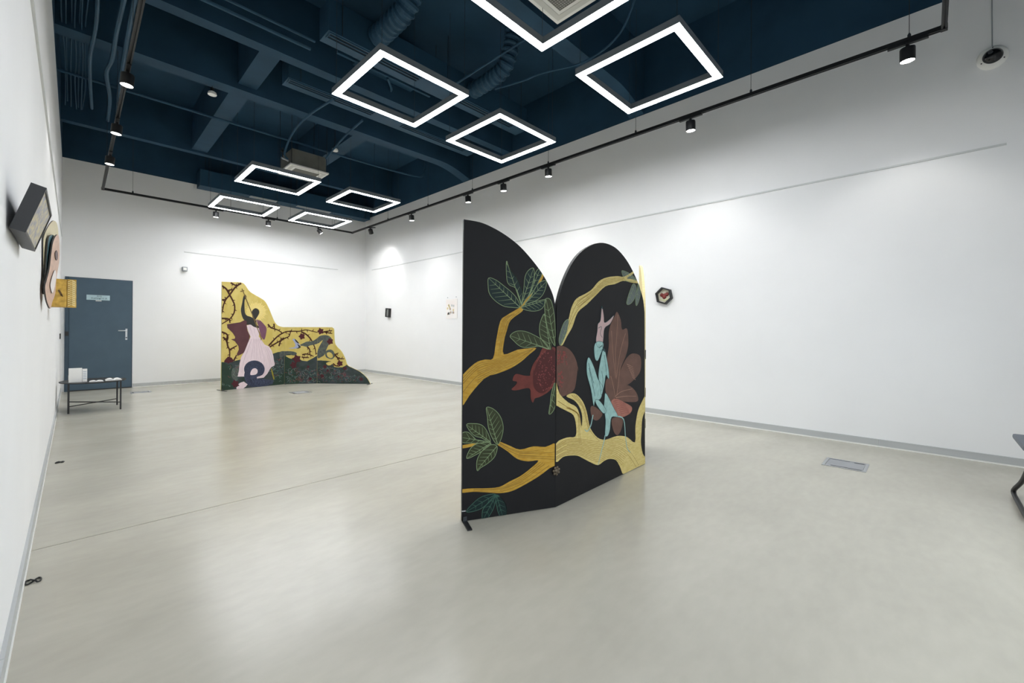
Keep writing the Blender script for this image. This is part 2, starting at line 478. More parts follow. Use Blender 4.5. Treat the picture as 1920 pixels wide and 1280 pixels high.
def spot_proto(tilt):
    r = empty('track_spotlight', (0, 0, 0))      # origin on the track underside, long side along local y, tilts towards +x
    MB().box(-0.017, 0.017, -0.13, 0.13, -0.034, -0.0165).build('adapter', M_BLACK, r, bevel=0.003)
    MB().lathe([(0.014, -0.075), (0.014, -0.034)], (0, 0, 0), n=12).build('stem', M_BLACK, r)
    ax = Vector((sin(tilt), 0, -cos(tilt)))
    c = Vector((0, 0, -0.062))
    b = MB().lathe([(0.030, 0.0), (0.050, 0.004), (0.052, 0.012), (0.052, 0.112), (0.048, 0.113), (0.046, 0.100)], c, ax, 28)
    b.build('can', M_BLACK, r, smooth=True)
    MB().lathe([(0.046, 0.1075), (0.0462, 0.1085)], c, ax, 28).build('lens', M_LENS, r)
    ld = bpy.data.lights.new('spot_lamp', 'SPOT')
    ld.energy = SPOT_POWER; ld.color = (1.0, 0.975, 0.94); ld.spot_size = radians(100); ld.spot_blend = 0.5; ld.shadow_soft_size = 0.04
    lo = bpy.data.objects.new('spot_lamp', ld); COL.objects.link(lo)
    lo.location = c+ax*0.125
    lo.rotation_euler = ax.to_track_quat('-Z', 'Y').to_euler()
    lo.parent = r
    return r
sp0 = spot_proto(radians(4)); sp1 = spot_proto(radians(36))
used = {}
SPOTS = [('r', 0.13, 0, 'black track spotlight nearest the track corner by the dome camera'),
         ('r', 1.97, 0, 'black track spotlight on the right track above the hexagon picture'),
         ('r', 4.09, 0, 'black track spotlight on the right track, third from the near corner'),
         ('r', 5.05, 0, 'black track spotlight on the right track, fourth from the near corner'),
         ('r', 5.96, 0, 'black track spotlight on the right track above the black arched screen'),
         ('r', 7.81, 0, 'black track spotlight on the right track, second from the far corner'),
         ('r', 9.61, 1, 'tilted black track spotlight on the right track nearest the far corner'),
         ('b', 2.04, 0, 'black track spotlight on the end wall track, leftmost of three'),
         ('b', 3.02, 0, 'black track spotlight on the end wall track, middle of three'),
         ('b', 4.11, 1, 'tilted black track spotlight on the end wall track, rightmost of three'),
         ('l', 5.50, 0, 'black track spotlight on the left track nearest the viewer'),
         ('l', 6.95, 0, 'black track spotlight on the left track, middle of three'),
         ('l', 8.30, 0, 'black track spotlight on the left track nearest the end wall')]
for side, t, k, lab in SPOTS:
    pr = (sp0, sp1)[k]
    o = pr if k not in used else copy_tree(pr)
    used[k] = 1
    if side == 'r': o.location = (TX1, t, TRZ); o.rotation_euler = (0, 0, 0 if k == 0 else radians(38))
    if side == 'b': o.location = (t, TY1, TRZ); o.rotation_euler = (0, 0, radians(90) if k == 0 else radians(-15))
    if side == 'l': o.location = (TX0, t, TRZ); o.rotation_euler = (0, 0, radians(180))
    tag(o, lab, 'spotlight', 'track spotlights')

# ------------------------------------------------------------------ painted panels: tracing helpers
class Panel:
    """vertical plane through two floor points; painted shapes lie on its camera side"""
    def __init__(s, A, B):
        s.A = Vector((A[0], A[1], 0)); s.B = Vector((B[0], B[1], 0))
        s.d = (s.B-s.A); s.W = s.d.length; s.d.normalize()
        s.n = Vector((s.d.y, -s.d.x, 0))
        if s.n.dot(CAM-s.A) < 0: s.n = -s.n
    def sz(s, u, v):
        d = ray(u, v); t = (s.A-CAM).dot(s.n)/d.dot(s.n); P = CAM+d*t
        return Vector(((P-s.A).dot(s.d), P.z))
    def P(s, q, off=0.0):
        return s.A+s.d*q[0]+Vector((0, 0, q[1]))+s.n*off

def clip_half(poly, f):
    out = []; n = len(poly)
    for i in range(n):
        a, b = poly[i], poly[(i+1) % n]
        fa, fb = f(a), f(b)
        if fa >= 0: out.append(a)
        if (fa >= 0) != (fb >= 0):
            t = fa/(fa-fb); out.append(a+(b-a)*t)
    return out
def clip_panel(poly, x0, x1, z0, convex=None):
    poly = clip_half(poly, lambda p: p.x-x0); 
    if len(poly) > 2: poly = clip_half(poly, lambda p: x1-p.x)
    if len(poly) > 2: poly = clip_half(poly, lambda p: p.y-z0)
    if convex and len(poly) > 2:
        n = len(convex); c = sum(convex, Vector((0, 0)))/n
        for i in range(n):
            a, b = convex[i], convex[(i+1) % n]
            e = b-a
            if e.length < 1e-6: continue
            nn = Vector((-e.y, e.x)).normalized()
            if nn.dot(c-a) < 0: nn = -nn
            poly = clip_half(poly, lambda p: nn.dot(p-a)-0.0005)
            if len(poly) < 3: break
    return poly
def area2(p):
    return abs(sum(p[i].x*p[(i+1) % len(p)].y-p[(i+1) % len(p)].x*p[i].y for i in range(len(p))))/2
def clean(poly):
    out = []
    for p in poly:
        if not out or (p-out[-1]).length > 2e-4: out.append(p)
    while len(out) > 1 and (out[0]-out[-1]).length < 2e-4: out.pop()
    return out

class Art:
    """paint layers collected per (panel, name) as relief of about a millimetre"""
    def __init__(s, pan, obj, x0, x1, convex=None, unit=0.0008):
        s.pan, s.obj, s.x0, s.x1, s.convex, s.unit = pan, obj, x0, x1, convex, unit
    def poly_sz(s, q, layer, b):
        q = clean(clip_panel(q, s.x0+0.0015, s.x1-0.0015, 0.004, s.convex))
        if len(q) < 3 or area2(q) < 2e-6: return
        off = layer*s.unit
        n = len(q)
        front = [s.pan.P(p, off) for p in q]; backv = [s.pan.P(p, 0.0) for p in q]
        tris = geometry.tessellate_polygon([[Vector((p.x, p.y, 0)) for p in q]])
        b.add(front+backv, [tuple(t) for t in tris]+[(i, (i+1) % n, (i+1) % n+n, i+n) for i in range(n)])
    def shape(s, name, px, m, layer, smooth=True, sub=4, label=None):
        q = [s.pan.sz(*p) for p in px]
        if smooth: q = smooth_path(q, sub, True)
        b = MB(); s.poly_sz(q, layer, b)
        if not b.f: return None
        return tag(b.build(name, m, s.obj), label)
    def ribbon(s, b, px, w0, w1, layer, smooth=True):       # widths in metres, tapering
        q = [s.pan.sz(*p) for p in px]
        if smooth and len(q) > 2: q = smooth_path(q, 4)
        n = len(q)
        L, R = [], []
        for i in range(n):
            d = (q[min(i+1, n-1)]-q[max(i-1, 0)])
            if d.length < 1e-7: continue
            d.normalize(); k = Vector((-d.y, d.x)); w = w0+(w1-w0)*i/(n-1)
            L.append(q[i]+k*w/2); R.append(q[i]-k*w/2)
        s.poly_sz(L+R[::-1], layer, b)
    def lines(s, name, many, m, layer, w0, w1, label=None):
        b = MB()
        for px in many: s.ribbon(b, px, w0, w1, layer)
        if b.f: return tag(b.build(name, m, s.obj), label, kind='stuff' if len(many) > 1 else None)

def panel_mesh(pan, outline, thick, mats, parent, name='panel'):
    b = MB(); n = len(outline)
    f = [pan.P(p) for p in outline]; k = [pan.P(p, -thick) for p in outline]
    tris = [tuple(t) for t in geometry.tessellate_polygon([[Vector((p.x, p.y, 0)) for p in outline]])]
    b.mi = 0; b.add(f, tris)
    b.mi = 1; b.add(k, [t[::-1] for t in tris])
    b.mi = 2; b.add(f+k, [(i, (i+1) % n, (i+1) % n+n, i+n) for i in range(n)])
    base = wloc(parent)
    me = bpy.data.meshes.new(name)
    me.from_pydata([tuple(v-base) for v in b.v], [], b.f)
    for m_ in mats: me.materials.append(m_)
    me.polygons.foreach_set('material_index', b.m)
    bm = bmesh.new(); bm.from_mesh(me); bmesh.ops.remove_doubles(bm, verts=bm.verts, dist=1e-5); bmesh.ops.recalc_face_normals(bm, faces=bm.faces); bm.to_mesh(me); bm.free()
    o = bpy.data.objects.new(name, me); COL.objects.link(o); o.parent = parent
    return o

# ------------------------------------------------------------------ black arched folding screen
M_PBLK = mat('matt_black_paint', srgb(25, 25, 27), 0.6, var=0.06, scale=5, spec=0.18)
M_PLY = mat('pale_plywood', srgb(222, 206, 150), 0.6, var=0.06, scale=14, stretch=(1, 1, 6))
M_OCH = mat('ochre_branch_paint', srgb(170, 130, 42), 0.6, col2=srgb(184, 148, 62), scale=26, stretch=(1, 1, 3))
M_OCHL = mat('pale_yellow_branch_paint', srgb(188, 169, 103), 0.6, col2=srgb(202, 185, 124), scale=26, stretch=(1, 1, 3))
M_OCHD = mat('brown_grain_paint', srgb(126, 98, 42), 0.6)
M_LEAFD = mat('dark_teal_leaf_paint', srgb(20, 37, 37), 0.55)
M_LEAFG = mat('olive_leaf_paint', srgb(48, 54, 33), 0.55, var=0.1)
M_LEAFK = mat('grey_leaf_paint', srgb(92, 100, 98), 0.55, var=0.1)
M_VEIN = mat('pale_green_vein_paint', srgb(122, 140, 104), 0.55)
M_VEIND = mat('teal_vein_paint', srgb(58, 92, 80), 0.55)
M_POM = mat('pomegranate_red_paint', srgb(98, 46, 40), 0.55, var=0.15, scale=20)
M_POMB = mat('pomegranate_brown_paint', srgb(92, 66, 58), 0.55, var=0.1, scale=20)
M_SEED = mat('dark_red_seed_bed_paint', srgb(70, 26, 25), 0.5)
M_SEEDL = mat('pink_seed_paint', srgb(128, 62, 60), 0.45)
M_MANT = mat('pale_teal_mantis_paint', srgb(138, 172, 168), 0.5, var=0.12, scale=30)
M_MANTP = mat('pinkish_mantis_paint', srgb(178, 152, 150), 0.5)
M_MANTD = mat('dark_teal_line_paint', srgb(44, 72, 74), 0.5)
M_PETAL = mat('russet_petal_paint', srgb(96, 70, 61), 0.55, var=0.12, scale=12)
M_PETALP = mat('salmon_petal_paint', srgb(150, 98, 86), 0.55, var=0.1, scale=20)
M_PETL = mat('pale_russet_line_paint', srgb(160, 124, 106), 0.55)

def fpx(u, v): return on(u, v, 2, 0.0)
q0, q1, q2 = fpx(866, 978.5), fpx(1041.5, 951.5), fpx(1209.5, 869.5)
PA, PB = Panel(q0, q1), Panel(q1, q2)
d3 = ray(1200.5, 900); d3.z = 0; d3.normalize()
bq = d3.dot(Vector((q2.x, q2.y, 0))); cq = q2.x**2+q2.y**2-PA.W**2
q3 = d3*(bq+sqrt(max(bq*bq-cq, 0)))
_dd = (Vector((q3.x, q3.y, 0))-Vector((q2.x, q2.y, 0))).normalized(); _sh = Vector((-_dd.y, _dd.x, 0))*0.0225
PC = Panel(q2+_sh, q3+_sh)
A_ = lambda x, y: (850+x/4.0, 400+y/4.0)
B_ = lambda x, y: (850+x/4.0, 680+y/4.0)
scr = empty('folding_screen', q1, 'three panel black arched folding screen painted with yellow branches, pomegranate and mantis', 'folding screen')
curve1 = smooth_path([PA.sz(*A_(x, y)) for x, y in [(66,42),(200,66),(300,108),(400,168),(500,248),(600,360),(680,472),(740,592),(764,690),(767,770)]], 5)
out1 = [Vector((0, 0.004)), Vector((PA.W, 0.004))]+[Vector((min(max(p.x, 0), PA.W), p.y)) for p in curve1[::-1]]
out1[-1].x = 0
curve2 = smooth_path([PB.sz(*A_(x, y)) for x, y in [(768,770),(785,660),(830,505),(900,360),(985,268),(1100,220),(1205,250),(1285,330),(1345,430),(1392,540),(1422,640),(1434,740)]], 5)
out2 = [Vector((0, 0.004)), Vector((PB.W, 0.004))]+[Vector((min(max(p.x, 0), PB.W), p.y)) for p in curve2[::-1]]
out3 = [Vector((PC.W-p.x, p.y)) for p in out1]
TH = 0.022
pmats = [M_PBLK, M_PLY, M_BLACK]
pan1 = panel_mesh(PA, out1, TH, pmats, scr)
pan2 = panel_mesh(PB, out2, TH, pmats, scr)
pan3 = panel_mesh(PC, out3, TH, [M_PLY, M_PBLK, M_PLY], scr)
tag(pan1, 'quarter arch panel with leafy branches'); tag(pan2, 'full arch panel with mantis'); tag(pan3, 'far quarter arch panel showing its pale plywood back')
a1 = Art(PA, pan1, 0, PA.W, out1); a2 = Art(PB, pan2, 0, PB.W, out2)
AA = lambda L: [A_(*p) for p in L]
BB = lambda L: [B_(*p) for p in L]
def leaf(art, px, tip, basep, m, vein, layer=2, nv=5, wide=0.0045):
    """leaf blade with an outline and a fan of veins"""
    art.shape('leaf', px, m, layer)
    b = MB()
    loop = smooth_path([Vector(p) for p in px], 4, True)
    art.ribbon(b, [tuple(p) for p in loop]+[tuple(loop[0])], wide*0.75, wide*0.75, layer+1, False)
    t, s0 = Vector(tip), Vector(basep)
    art.ribbon(b, [tuple(s0), tuple(t)], wide, wide*0.4, layer+1)
    # side veins reach two thirds of the way to the outline
    axis = (t-s0)
    for k in range(1, nv+1):
        f = k/(nv+1.0)
        c0 = s0+axis*(f*0.9)
        for sgn in (-1, 1):
            nrm = Vector((-axis.y, axis.x)).normalized()*sgn
            best = None
            dirv = (nrm*0.75+axis.normalized()*0.65).normalized()
            for p in loop:
                w = p-c0
                if w.dot(nrm) > 0:
                    e = abs(w.normalized().dot(Vector((-dirv.y, dirv.x)))) if w.length > 0 else 9
                    if w.normalized().dot(dirv) > 0 and (best is None or e < best[0]): best = (e, w.length)
            if best and best[0] < 0.35:
                art.ribbon(b, [tuple(c0), tuple(c0+dirv*best[1]*0.8)], wide*0.6, wide*0.25, layer+1)
    if b.f: b.build('leaf_vein', vein, art.obj)

# --- panel 1: branches
BR1 = AA([(640,515),(662,452),(680,448),(668,492),(620,572),(570,642),(535,684),(520,708),(516,734),(430,800),(400,880),(380,960),(378,1056),(480,1022),(560,1012),(622,1010),(565,1060),(512,1108),(430,1160),(330,1200),(250,1225)])+BB([(180,172),(120,246),(64,322),(60,200),(62,95)])+AA([(66,1215),(120,1158),(180,1112),(240,1095),(298,1086),(320,960),(352,808),(400,764),(470,722),(500,702),(540,652),(600,580)])
a1.shape('branch', BR1, M_OCH, 1.5, sub=3)
BR2 = BB([(338,588),(420,620),(500,650),(600,626),(690,630),(772,608),(772,752),(720,790),(640,850),(540,910),(440,960),(350,976),(250,971),(150,966),(60,974),(60,950),(140,941),(250,940),(345,930),(420,890),(500,850),(580,790),(638,732),(560,738),(480,720),(410,666),(360,632),(330,612)])
a1.shape('branch', BR2, M_OCH, 1.5, sub=3)
a1.shape('twig', BB([(60,620),(140,605),(195,598),(140,626),(60,641)]), M_OCH, 1.5)
random.seed(4)
def grain(art, rows, m=M_OCHD, layer=2.4, w=0.0030, name='grain_line'):
    """grain lines running between two edge polylines"""
    many = []
    for e0, e1, n in rows:
        for k in range(n):
            t = (k+1)/(n+1.0)
            a0 = random.uniform(0, 0.25); a1_ = random.uniform(0.7, 1.0)
            pts = [(x0+(x1-x0)*t, y0+(y1-y0)*t) for (x0, y0), (x1, y1) in zip(e0, e1)]
            N = len(pts)-1
            pts = [pts[i] for i in range(len(pts)) if a0*N-0.6 <= i <= a1_*N+0.6]
            if len(pts) > 1: many.append(pts)
    art.lines(name, many, m, layer, w, w*0.5)
grain(a1, [(AA([(400,770),(355,815),(322,960),(302,1080)]), AA([(515,730),(432,800),(385,950),(375,1050)]), 5),
           (AA([(66,1220),(180,1115),(300,1090),(480,1025),(600,1012)]), BB([(66,310),(180,165)])+AA([(330,1195),(480,1125),(600,1015)]), 9),
           (BB([(345,595),(500,655),(690,635),(770,615)]), BB([(350,625),(480,715),(640,730),(770,740)]), 6),
           (BB([(640,735),(500,850),(345,932),(150,943)]), BB([(735,775),(540,905),(350,972),(150,962)]), 5)])
# --- panel 1: leaves
leaf(a1, AA([(265,484),(320,500),(380,545),(440,595),(480,645),(498,702),(440,704),(375,694),(310,652),(270,600),(260,540)]), A_(265,486), A_(495,700), M_LEAFD, M_VEIN, nv=6)
leaf(a1, AA([(398,358),(425,420),(470,480),(500,540),(520,605),(514,685),(498,640),(468,562),(420,536),(400,490)]), A_(398,360), A_(508,685), M_LEAFD, M_VEIN, 2.2)
leaf(a1, AA([(600,410),(560,430),(536,480),(528,560),(520,620),(508,692),(545,640),(580,592),(602,525),(606,468)]), A_(600,412), A_(508,690), M_LEAFD, M_VEIN, 2.4)
leaf(a1, AA([(655,405),(618,440),(596,515),(575,585),(560,625),(605,575),(640,505),(664,452)]), A_(655,408), A_(562,622), M_LEAFD, M_VEIN, 2.1, 4)
leaf(a1, AA([(697,508),(650,516),(612,560),(582,620),(535,680),(600,662),(652,630),(684,580)]), A_(697,510), A_(537,678), M_LEAFD, M_VEIN, 2.3)
leaf(a1, AA([(692,648),(640,655),(570,672),(508,705),(560,728),(620,731),(668,708)]), A_(690,650), A_(510,705), M_LEAFD, M_VEIN, 2.5)
leaf(a1, AA([(425,918),(470,884),(540,885),(620,920),(680,960),(718,1018),(640,996),(560,1006),(500,995),(450,952)]), A_(427,918), A_(715,1016), M_LEAFG, M_VEIN, 2.6)
leaf(a1, AA([(682,752),(648,828),(650,920),(690,982),(728,1022),(738,985),(720,900),(702,820)]), A_(682,755), A_(726,1018), M_LEAFG, M_VEIN, 2.8)
leaf(a1, AA([(692,640),(730,652),(755,760),(764,900),(766,990),(738,960),(710,880),(690,780),(684,690)]), A_(695,645), A_(762,985), M_LEAFG, M_VEIN, 3.0)
leaf(a1, BB([(762,150),(737,220),(726,300),(716,382),(745,364),(766,300)]), B_(718,380), B_(763,155), M_LEAFG, M_VEIN, 2.6, 4)
leaf(a1, BB([(248,334),(300,346),(350,400),(373,480),(360,560),(330,612),(290,560),(262,480),(254,400)]), B_(250,336), B_(330,608), M_LEAFG, M_VEIN, 2.8, 6)
leaf(a1, BB([(98,465),(150,455),(210,465),(250,510),(277,592),(210,562),(150,540)]), B_(100,465), B_(275,590), M_LEAFG, M_VEIN, 2.4)
leaf(a1, BB([(66,528),(110,520),(150,555),(185,582),(270,592),(200,602),(120,600),(66,592)]), B_(68,560), B_(268,592), M_LEAFG, M_VEIN, 2.2, 4)
leaf(a1, BB([(100,716),(130,640),(190,602),(282,600),(240,642),(180,682)]), B_(102,714), B_(280,601), M_LEAFG, M_VEIN, 2.5)
leaf(a1, BB([(178,806),(177,730),(215,660),(270,616),(327,624),(310,700),(260,750),(205,785)]), B_(178,803), B_(325,625), M_LEAFG, M_VEIN, 2.9)
leaf(a1, BB([(98,1116),(150,1050),(220,1000),(316,985),(262,1050),(190,1100)]), B_(100,1114), B_(314,986), M_LEAFD, M_VEIND, 2.0, 3)
leaf(a1, BB([(320,988),(250,1060),(218,1110),(218,1178),(246,1176),(300,1090)]), B_(222,1175), B_(320,990), M_LEAFD, M_VEIND, 2.2, 3)
leaf(a1, BB([(322,988),(380,1040),(399,1100),(386,1152),(352,1152),(328,1090)]), B_(370,1150), B_(322,990), M_LEAFD, M_VEIND, 2.4, 3)
# --- pomegranate, left half
a1.shape('pomegranate', AA([(670,1008),(720,998),(770,1020),(770,1150)])+BB([(770,0),(770,130),(720,210),(650,254),(612,266),(596,298),(580,266),(576,200),(545,190),(470,206),(436,198),(466,166),(476,142),(444,130),(468,84),(530,95),(574,96)])+AA([(576,1195),(598,1130),(640,1070)]), M_POM, 2.3, sub=4)
a1.shape('seed_bed', AA([(692,1030),(735,1015),(766,1045),(768,1150)])+BB([(768,0),(764,100),(700,208),(645,224),(604,182),(596,100),(604,40)])+AA([(606,1180),(624,1125),(660,1065)]), M_SEED, 2.8)
random.seed(7)
b = MB()
for k in range(150):
    x = random.uniform(600, 764); y = random.uniform(1030, 1345)
    if ((x-690)/80.0)**2+((y-1190)/160.0)**2 > 0.95: continue
    u, v = A_(x, y); c = PA.sz(u, v); rr = random.uniform(0.0018, 0.0036)
    a1.poly_sz([c+Vector((cos(t*pi/3)*rr, sin(t*pi/3)*rr*1.3)) for t in range(6)], 3.2, b)
tag(b.build('seed_dots', M_SEEDL, pan1), kind='stuff')

# --- panel 2
BR3 = AA([(1352,432),(1372,420),(1345,455),(1300,486),(1330,492),(1390,508),(1392,524),(1330,517),(1272,505),(1210,530),(1140,546),(1070,612),(1000,682),(932,742),(892,850),(852,920),(820,984),(803,978),(838,880),(865,790),(885,708),(922,640),(990,602),(1040,568),(1090,510),(1150,480),(1230,470),(1280,474)])
a2.shape('branch', BR3, M_OCHL, 1.5, sub=3)
BR4 = BB([(768,608),(850,560),(915,552),(920,470),(900,392),(845,358),(785,326),(768,300),(768,140),(795,230),(860,296),(920,330),(946,390),(962,478),(966,400),(945,330),(905,280),(848,252),(880,230),(922,236),(970,290),(1000,370),(1015,450),(1032,500),(1080,560),(1140,576),(1230,548),(1300,555),(1362,596),(1365,480),(1382,370),(1410,300),(1440,250),(1440,340),(1416,420),(1410,520),(1406,600),(1420,680),(1445,718),(1445,770),(1290,838),(1250,780),(1220,730),(1170,720),(1130,735),(1085,766),(1030,746),(980,720),(930,696),(870,695),(820,706),(768,742)])
a2.shape('branch', BR4, M_OCHL, 1.5, sub=3)
grain(a2, [(BB([(770,612),(850,565),(960,560),(1080,575),(1230,555),(1340,600),(1430,740)]), BB([(770,735),(850,695),(950,700),(1080,755),(1180,715),(1260,780),(1300,825)]), 12),
           (BB([(870,240),(960,330),(985,420),(1010,520),(1080,580)]), BB([(935,245),(985,330),(1010,440),(1040,520),(1100,590)]), 3),
           (BB([(780,250),(840,340),(925,380),(930,480),(930,600)]), BB([(785,310),(870,330),(945,390),(965,490),(1000,640)]), 4),
           (AA([(870,800),(925,645),(1040,575),(1150,485),(1280,478)]), AA([(820,970),(930,738),(1070,608),(1140,542),(1270,503)]), 5)])
leaf(a2, AA([(862,795),(828,820),(802,890),(790,950),(802,988),(832,930),(852,870)]), A_(858,798), A_(803,985), M_LEAFK, M_VEIN, 2.3, 4)
leaf(a2, AA([(1262,430),(1300,440),(1340,464),(1368,502),(1300,508),(1276,480)]), A_(1264,432), A_(1365,500), M_LEAFK, M_VEIN, 1.3, 3)
leaf(a2, AA([(1348,528),(1372,560),(1356,640),(1322,680),(1298,672),(1320,590)]), A_(1305,672), A_(1358,532), M_LEAFK, M_VEIN, 2.3, 3)
leaf(a2, AA([(1386,528),(1402,590),(1392,650),(1370,692),(1364,620),(1378,570)]), A_(1371,690), A_(1386,532), M_LEAFK, M_VEIN, 2.5, 3)
a2.shape('pomegranate', AA([(766,1010),(820,994),(880,1030),(920,1100),(936,1180)])+BB([(932,30),(925,100),(906,200),(850,240),(800,250),(790,180),(766,130),(766,0)]), M_POMB, 1.2)
b = MB(); random.seed(11)
for k in range(70):
    x = random.uniform(778, 850); y = random.uniform(1030, 1130) if k < 45 else random.uniform(1180, 1300)
    if k >= 45: x = random.uniform(785, 825)
    u, v = A_(x, y); c = PB.sz(u, v); rr = random.uniform(0.004, 0.0075)
    a2.poly_sz([c+Vector((cos(t*pi/3)*rr, sin(t*pi/3)*rr)) for t in range(6)], 2.0, b)
tag(b.build('seed_dots', M_SEEDL, pan2), kind='stuff')
# russet petals behind the mantis
a2.shape('petal', AA([(1228,738),(1255,800),(1265,870),(1302,864),(1312,950),(1308,1010),(1290,1075),(1255,1160),(1235,1260)])+BB([(1232,180),(1200,292),(1150,262),(1140,150),(1162,100)])+AA([(1158,1160),(1150,1100),(1165,1000),(1165,900),(1180,830),(1208,772)]), M_PETAL, 1.2)
a2.shape('petal', AA([(1298,1085),(1345,1050),(1402,1074),(1402,1180),(1350,1250)])+BB([(1300,168),(1240,194),(1215,190)])+AA([(1225,1250),(1258,1160)]), M_PETAL, 1.5)
a2.shape('petal', BB([(1238,192),(1310,168),(1370,220),(1382,286),(1300,292),(1220,272)]), M_PETAL, 1.8)
a2.shape('petal', BB([(1050,324),(1112,370),(1110,402),(1075,432),(1040,410),(1028,342)]), M_PETAL, 1.3)
a2.shape('petal', BB([(1190,418),(1266,420),(1262,490),(1232,542),(1200,510)]), M_PETAL, 1.3)
a2.shape('petal', BB([(1215,268),(1270,290),(1336,330),(1326,376),(1270,406),(1230,396),(1188,332),(1184,288)]), M_PETALP, 2.1, label='salmon ribbed petal')
ribs = [BB([(1200+8*k, 290+13*k), (1235+10*k, 282+13*k), (1290+5*k, 308+11*k)]) for k in range(8)]
a2.lines('petal_line', ribs, mat('dark_salmon_line_paint', srgb(120, 66, 58), 0.6), 2.5, 0.003, 0.002)
pl = [AA([(1232,760),(1225,900),(1215,1060),(1220,1240)]), AA([(1290,900),(1250,1040),(1222,1230)]), AA([(1185,880),(1195,1040),(1215,1230)]), BB([(1225,240),(1240,120),(1250,20)])]
pl += [AA([(1300+6*k, 1130+14*k), (1345+3*k, 1150+14*k)]) for k in range(8)]
pl += [BB([(1210,255),(1260,215),(1340,195)]), BB([(1215,262),(1290,250),(1370,250)]), BB([(1180,100),(1200,180),(1215,260)])]
a2.lines('petal_line', pl, M_PETL, 2.2, 0.0035, 0.002)
# mantis
def mantis(px, m=M_MANT, layer=2.8, label=None):
    o = a2.shape('mantis', px, m, layer, sub=4, label=label)
    b = MB(); loop = [tuple(p) for p in smooth_path([Vector(p) for p in px], 4, True)]
    a2.ribbon(b, loop+[loop[0]], 0.003, 0.003, layer+0.5, False)
    b.build('mantis_outline', M_MANTD, pan2)
mantis(AA([(1112,694),(1126,768),(1131,818),(1165,800),(1202,766),(1175,826),(1132,862),(1122,950),(1112,995),(1080,1000),(1068,950),(1078,880),(1082,830),(1102,800)]), M_MANTP)
mantis(AA([(1118,965),(1122,1000),(1100,1060),(1080,1104),(1060,1085),(1054,1000),(1075,962)]), M_MANT, 3.2)
mantis(AA([(1016,1080),(1050,1145),(1080,1235)])+BB([(1095,140),(1120,190),(1102,268),(1062,282),(1050,320),(1030,200),(1006,110)])+AA([(998,1180),(1000,1110)]), M_MANT, 2.9)
mantis(AA([(1125,1010),(1150,1100),(1165,1200)])+BB([(1162,120),(1142,92),(1132,150),(1110,242),(1100,180),(1086,100)])+AA([(1096,1130)]), M_MANT, 3.3)
mantis(BB([(1140,224),(1178,290),(1198,332),(1232,402),(1184,408),(1172,500),(1156,546),(1136,540),(1140,430),(1128,345),(1132,270)]), M_MANT, 3.0)
mantis(BB([(1062,280),(1090,280),(1140,345),(1138,376),(1115,372),(1075,318)]), M_MANT, 3.5)
for _leg in [BB([(1138,540),(1130,580),(1110,660),(1085,764)]), BB([(1220,400),(1276,424),(1290,560),(1304,642),(1326,670)]), BB([(1046,390),(1030,468),(1004,512),(984,500)])]:
    a2.lines('mantis_leg', [_leg], M_MANT, 2.9, 0.011, 0.006)
a2.lines('mantis_line', [AA([(1012,1120),(1030,1200),(1050,1270)]), BB([(1015,40),(1040,150),(1060,250)]), BB([(1110,60),(1120,140),(1108,210)]), AA([(1130,1060),(1140,1140),(1150,1220)]), AA([(1092,1010),(1112,990),(1118,1015),(1100,1030)]), AA([(1085,860),(1110,850),(1100,900),(1115,930)])], M_MANTD, 4.0, 0.004, 0.003)

# hinges, roundel, clip and feet of the black screen
def onP(pan, u, v, off): return pan.P(pan.sz(u, v), off)
c = onP(PB, 1041.5, 882, 0.008)
b = MB(); nrm = (PA.n+PB.n).normalized()
b.lathe([(0.016, -0.006), (0.018, 0.0), (0.012, 0.007), (0.005, 0.009)], c, nrm, 16)
for k in range(7):
    e = nrm.orthogonal().normalized(); g = nrm.cross(e)
    t = 2*pi*k/7
    b.lathe([(0.004, -0.005), (0.010, 0.0), (0.006, 0.005), (0.002, 0.006)], c+(e*cos(t)+g*sin(t))*0.022, nrm, 8)
b.build('rosette_catch', mat('antique_bronze', srgb(96, 86, 72), 0.45, 0.6, var=0.2, scale=60), scr)
for pz in (0.35, 0.62, 0.95):
    for qh in (q1, q2):
        MB().lathe([(0.007, -0.04), (0.007, 0.04)], Vector((qh.x, qh.y, pz))-(PA.n+PB.n).normalized()*(TH*0.5) + (Vector((0.006, -0.002, 0)) if qh is q2 else Vector((0,0,0))), (0,0,1), 10).build('hinge', M_DARKG, scr)
def foot(pan, s, parent, length=0.13, w=0.032, back=None):
    b = MB()
    c = pan.A+pan.d*s
    f0 = c+pan.n*length; f1 = c-pan.n*((length if back is None else back)+TH)
    b.bar(f0+Vector((0,0,0.004)), f1+Vector((0,0,0.004)), w, 0.008)
    b.build('foot', M_BLACK, parent)
    b = MB(); b.bar(c+pan.n*0.012+Vector((0,0,0.008)), c+pan.n*0.012+Vector((0,0,0.035)), 0.022, 0.004, up=pan.n)
    b.build('foot_bracket', M_DARKG, parent)
foot(PA, 0.016, scr, 0.125, 0.028, back=0.0); foot(PC, PC.W-0.02, scr, back=0.0)
b = MB(); cc = onP(PA, 869, 957, 0.004); b.obox(cc, PA.d*0.012, PA.n*0.004, Vector((0,0,0.003))); b.build('edge_clip', M_STEEL, scr)

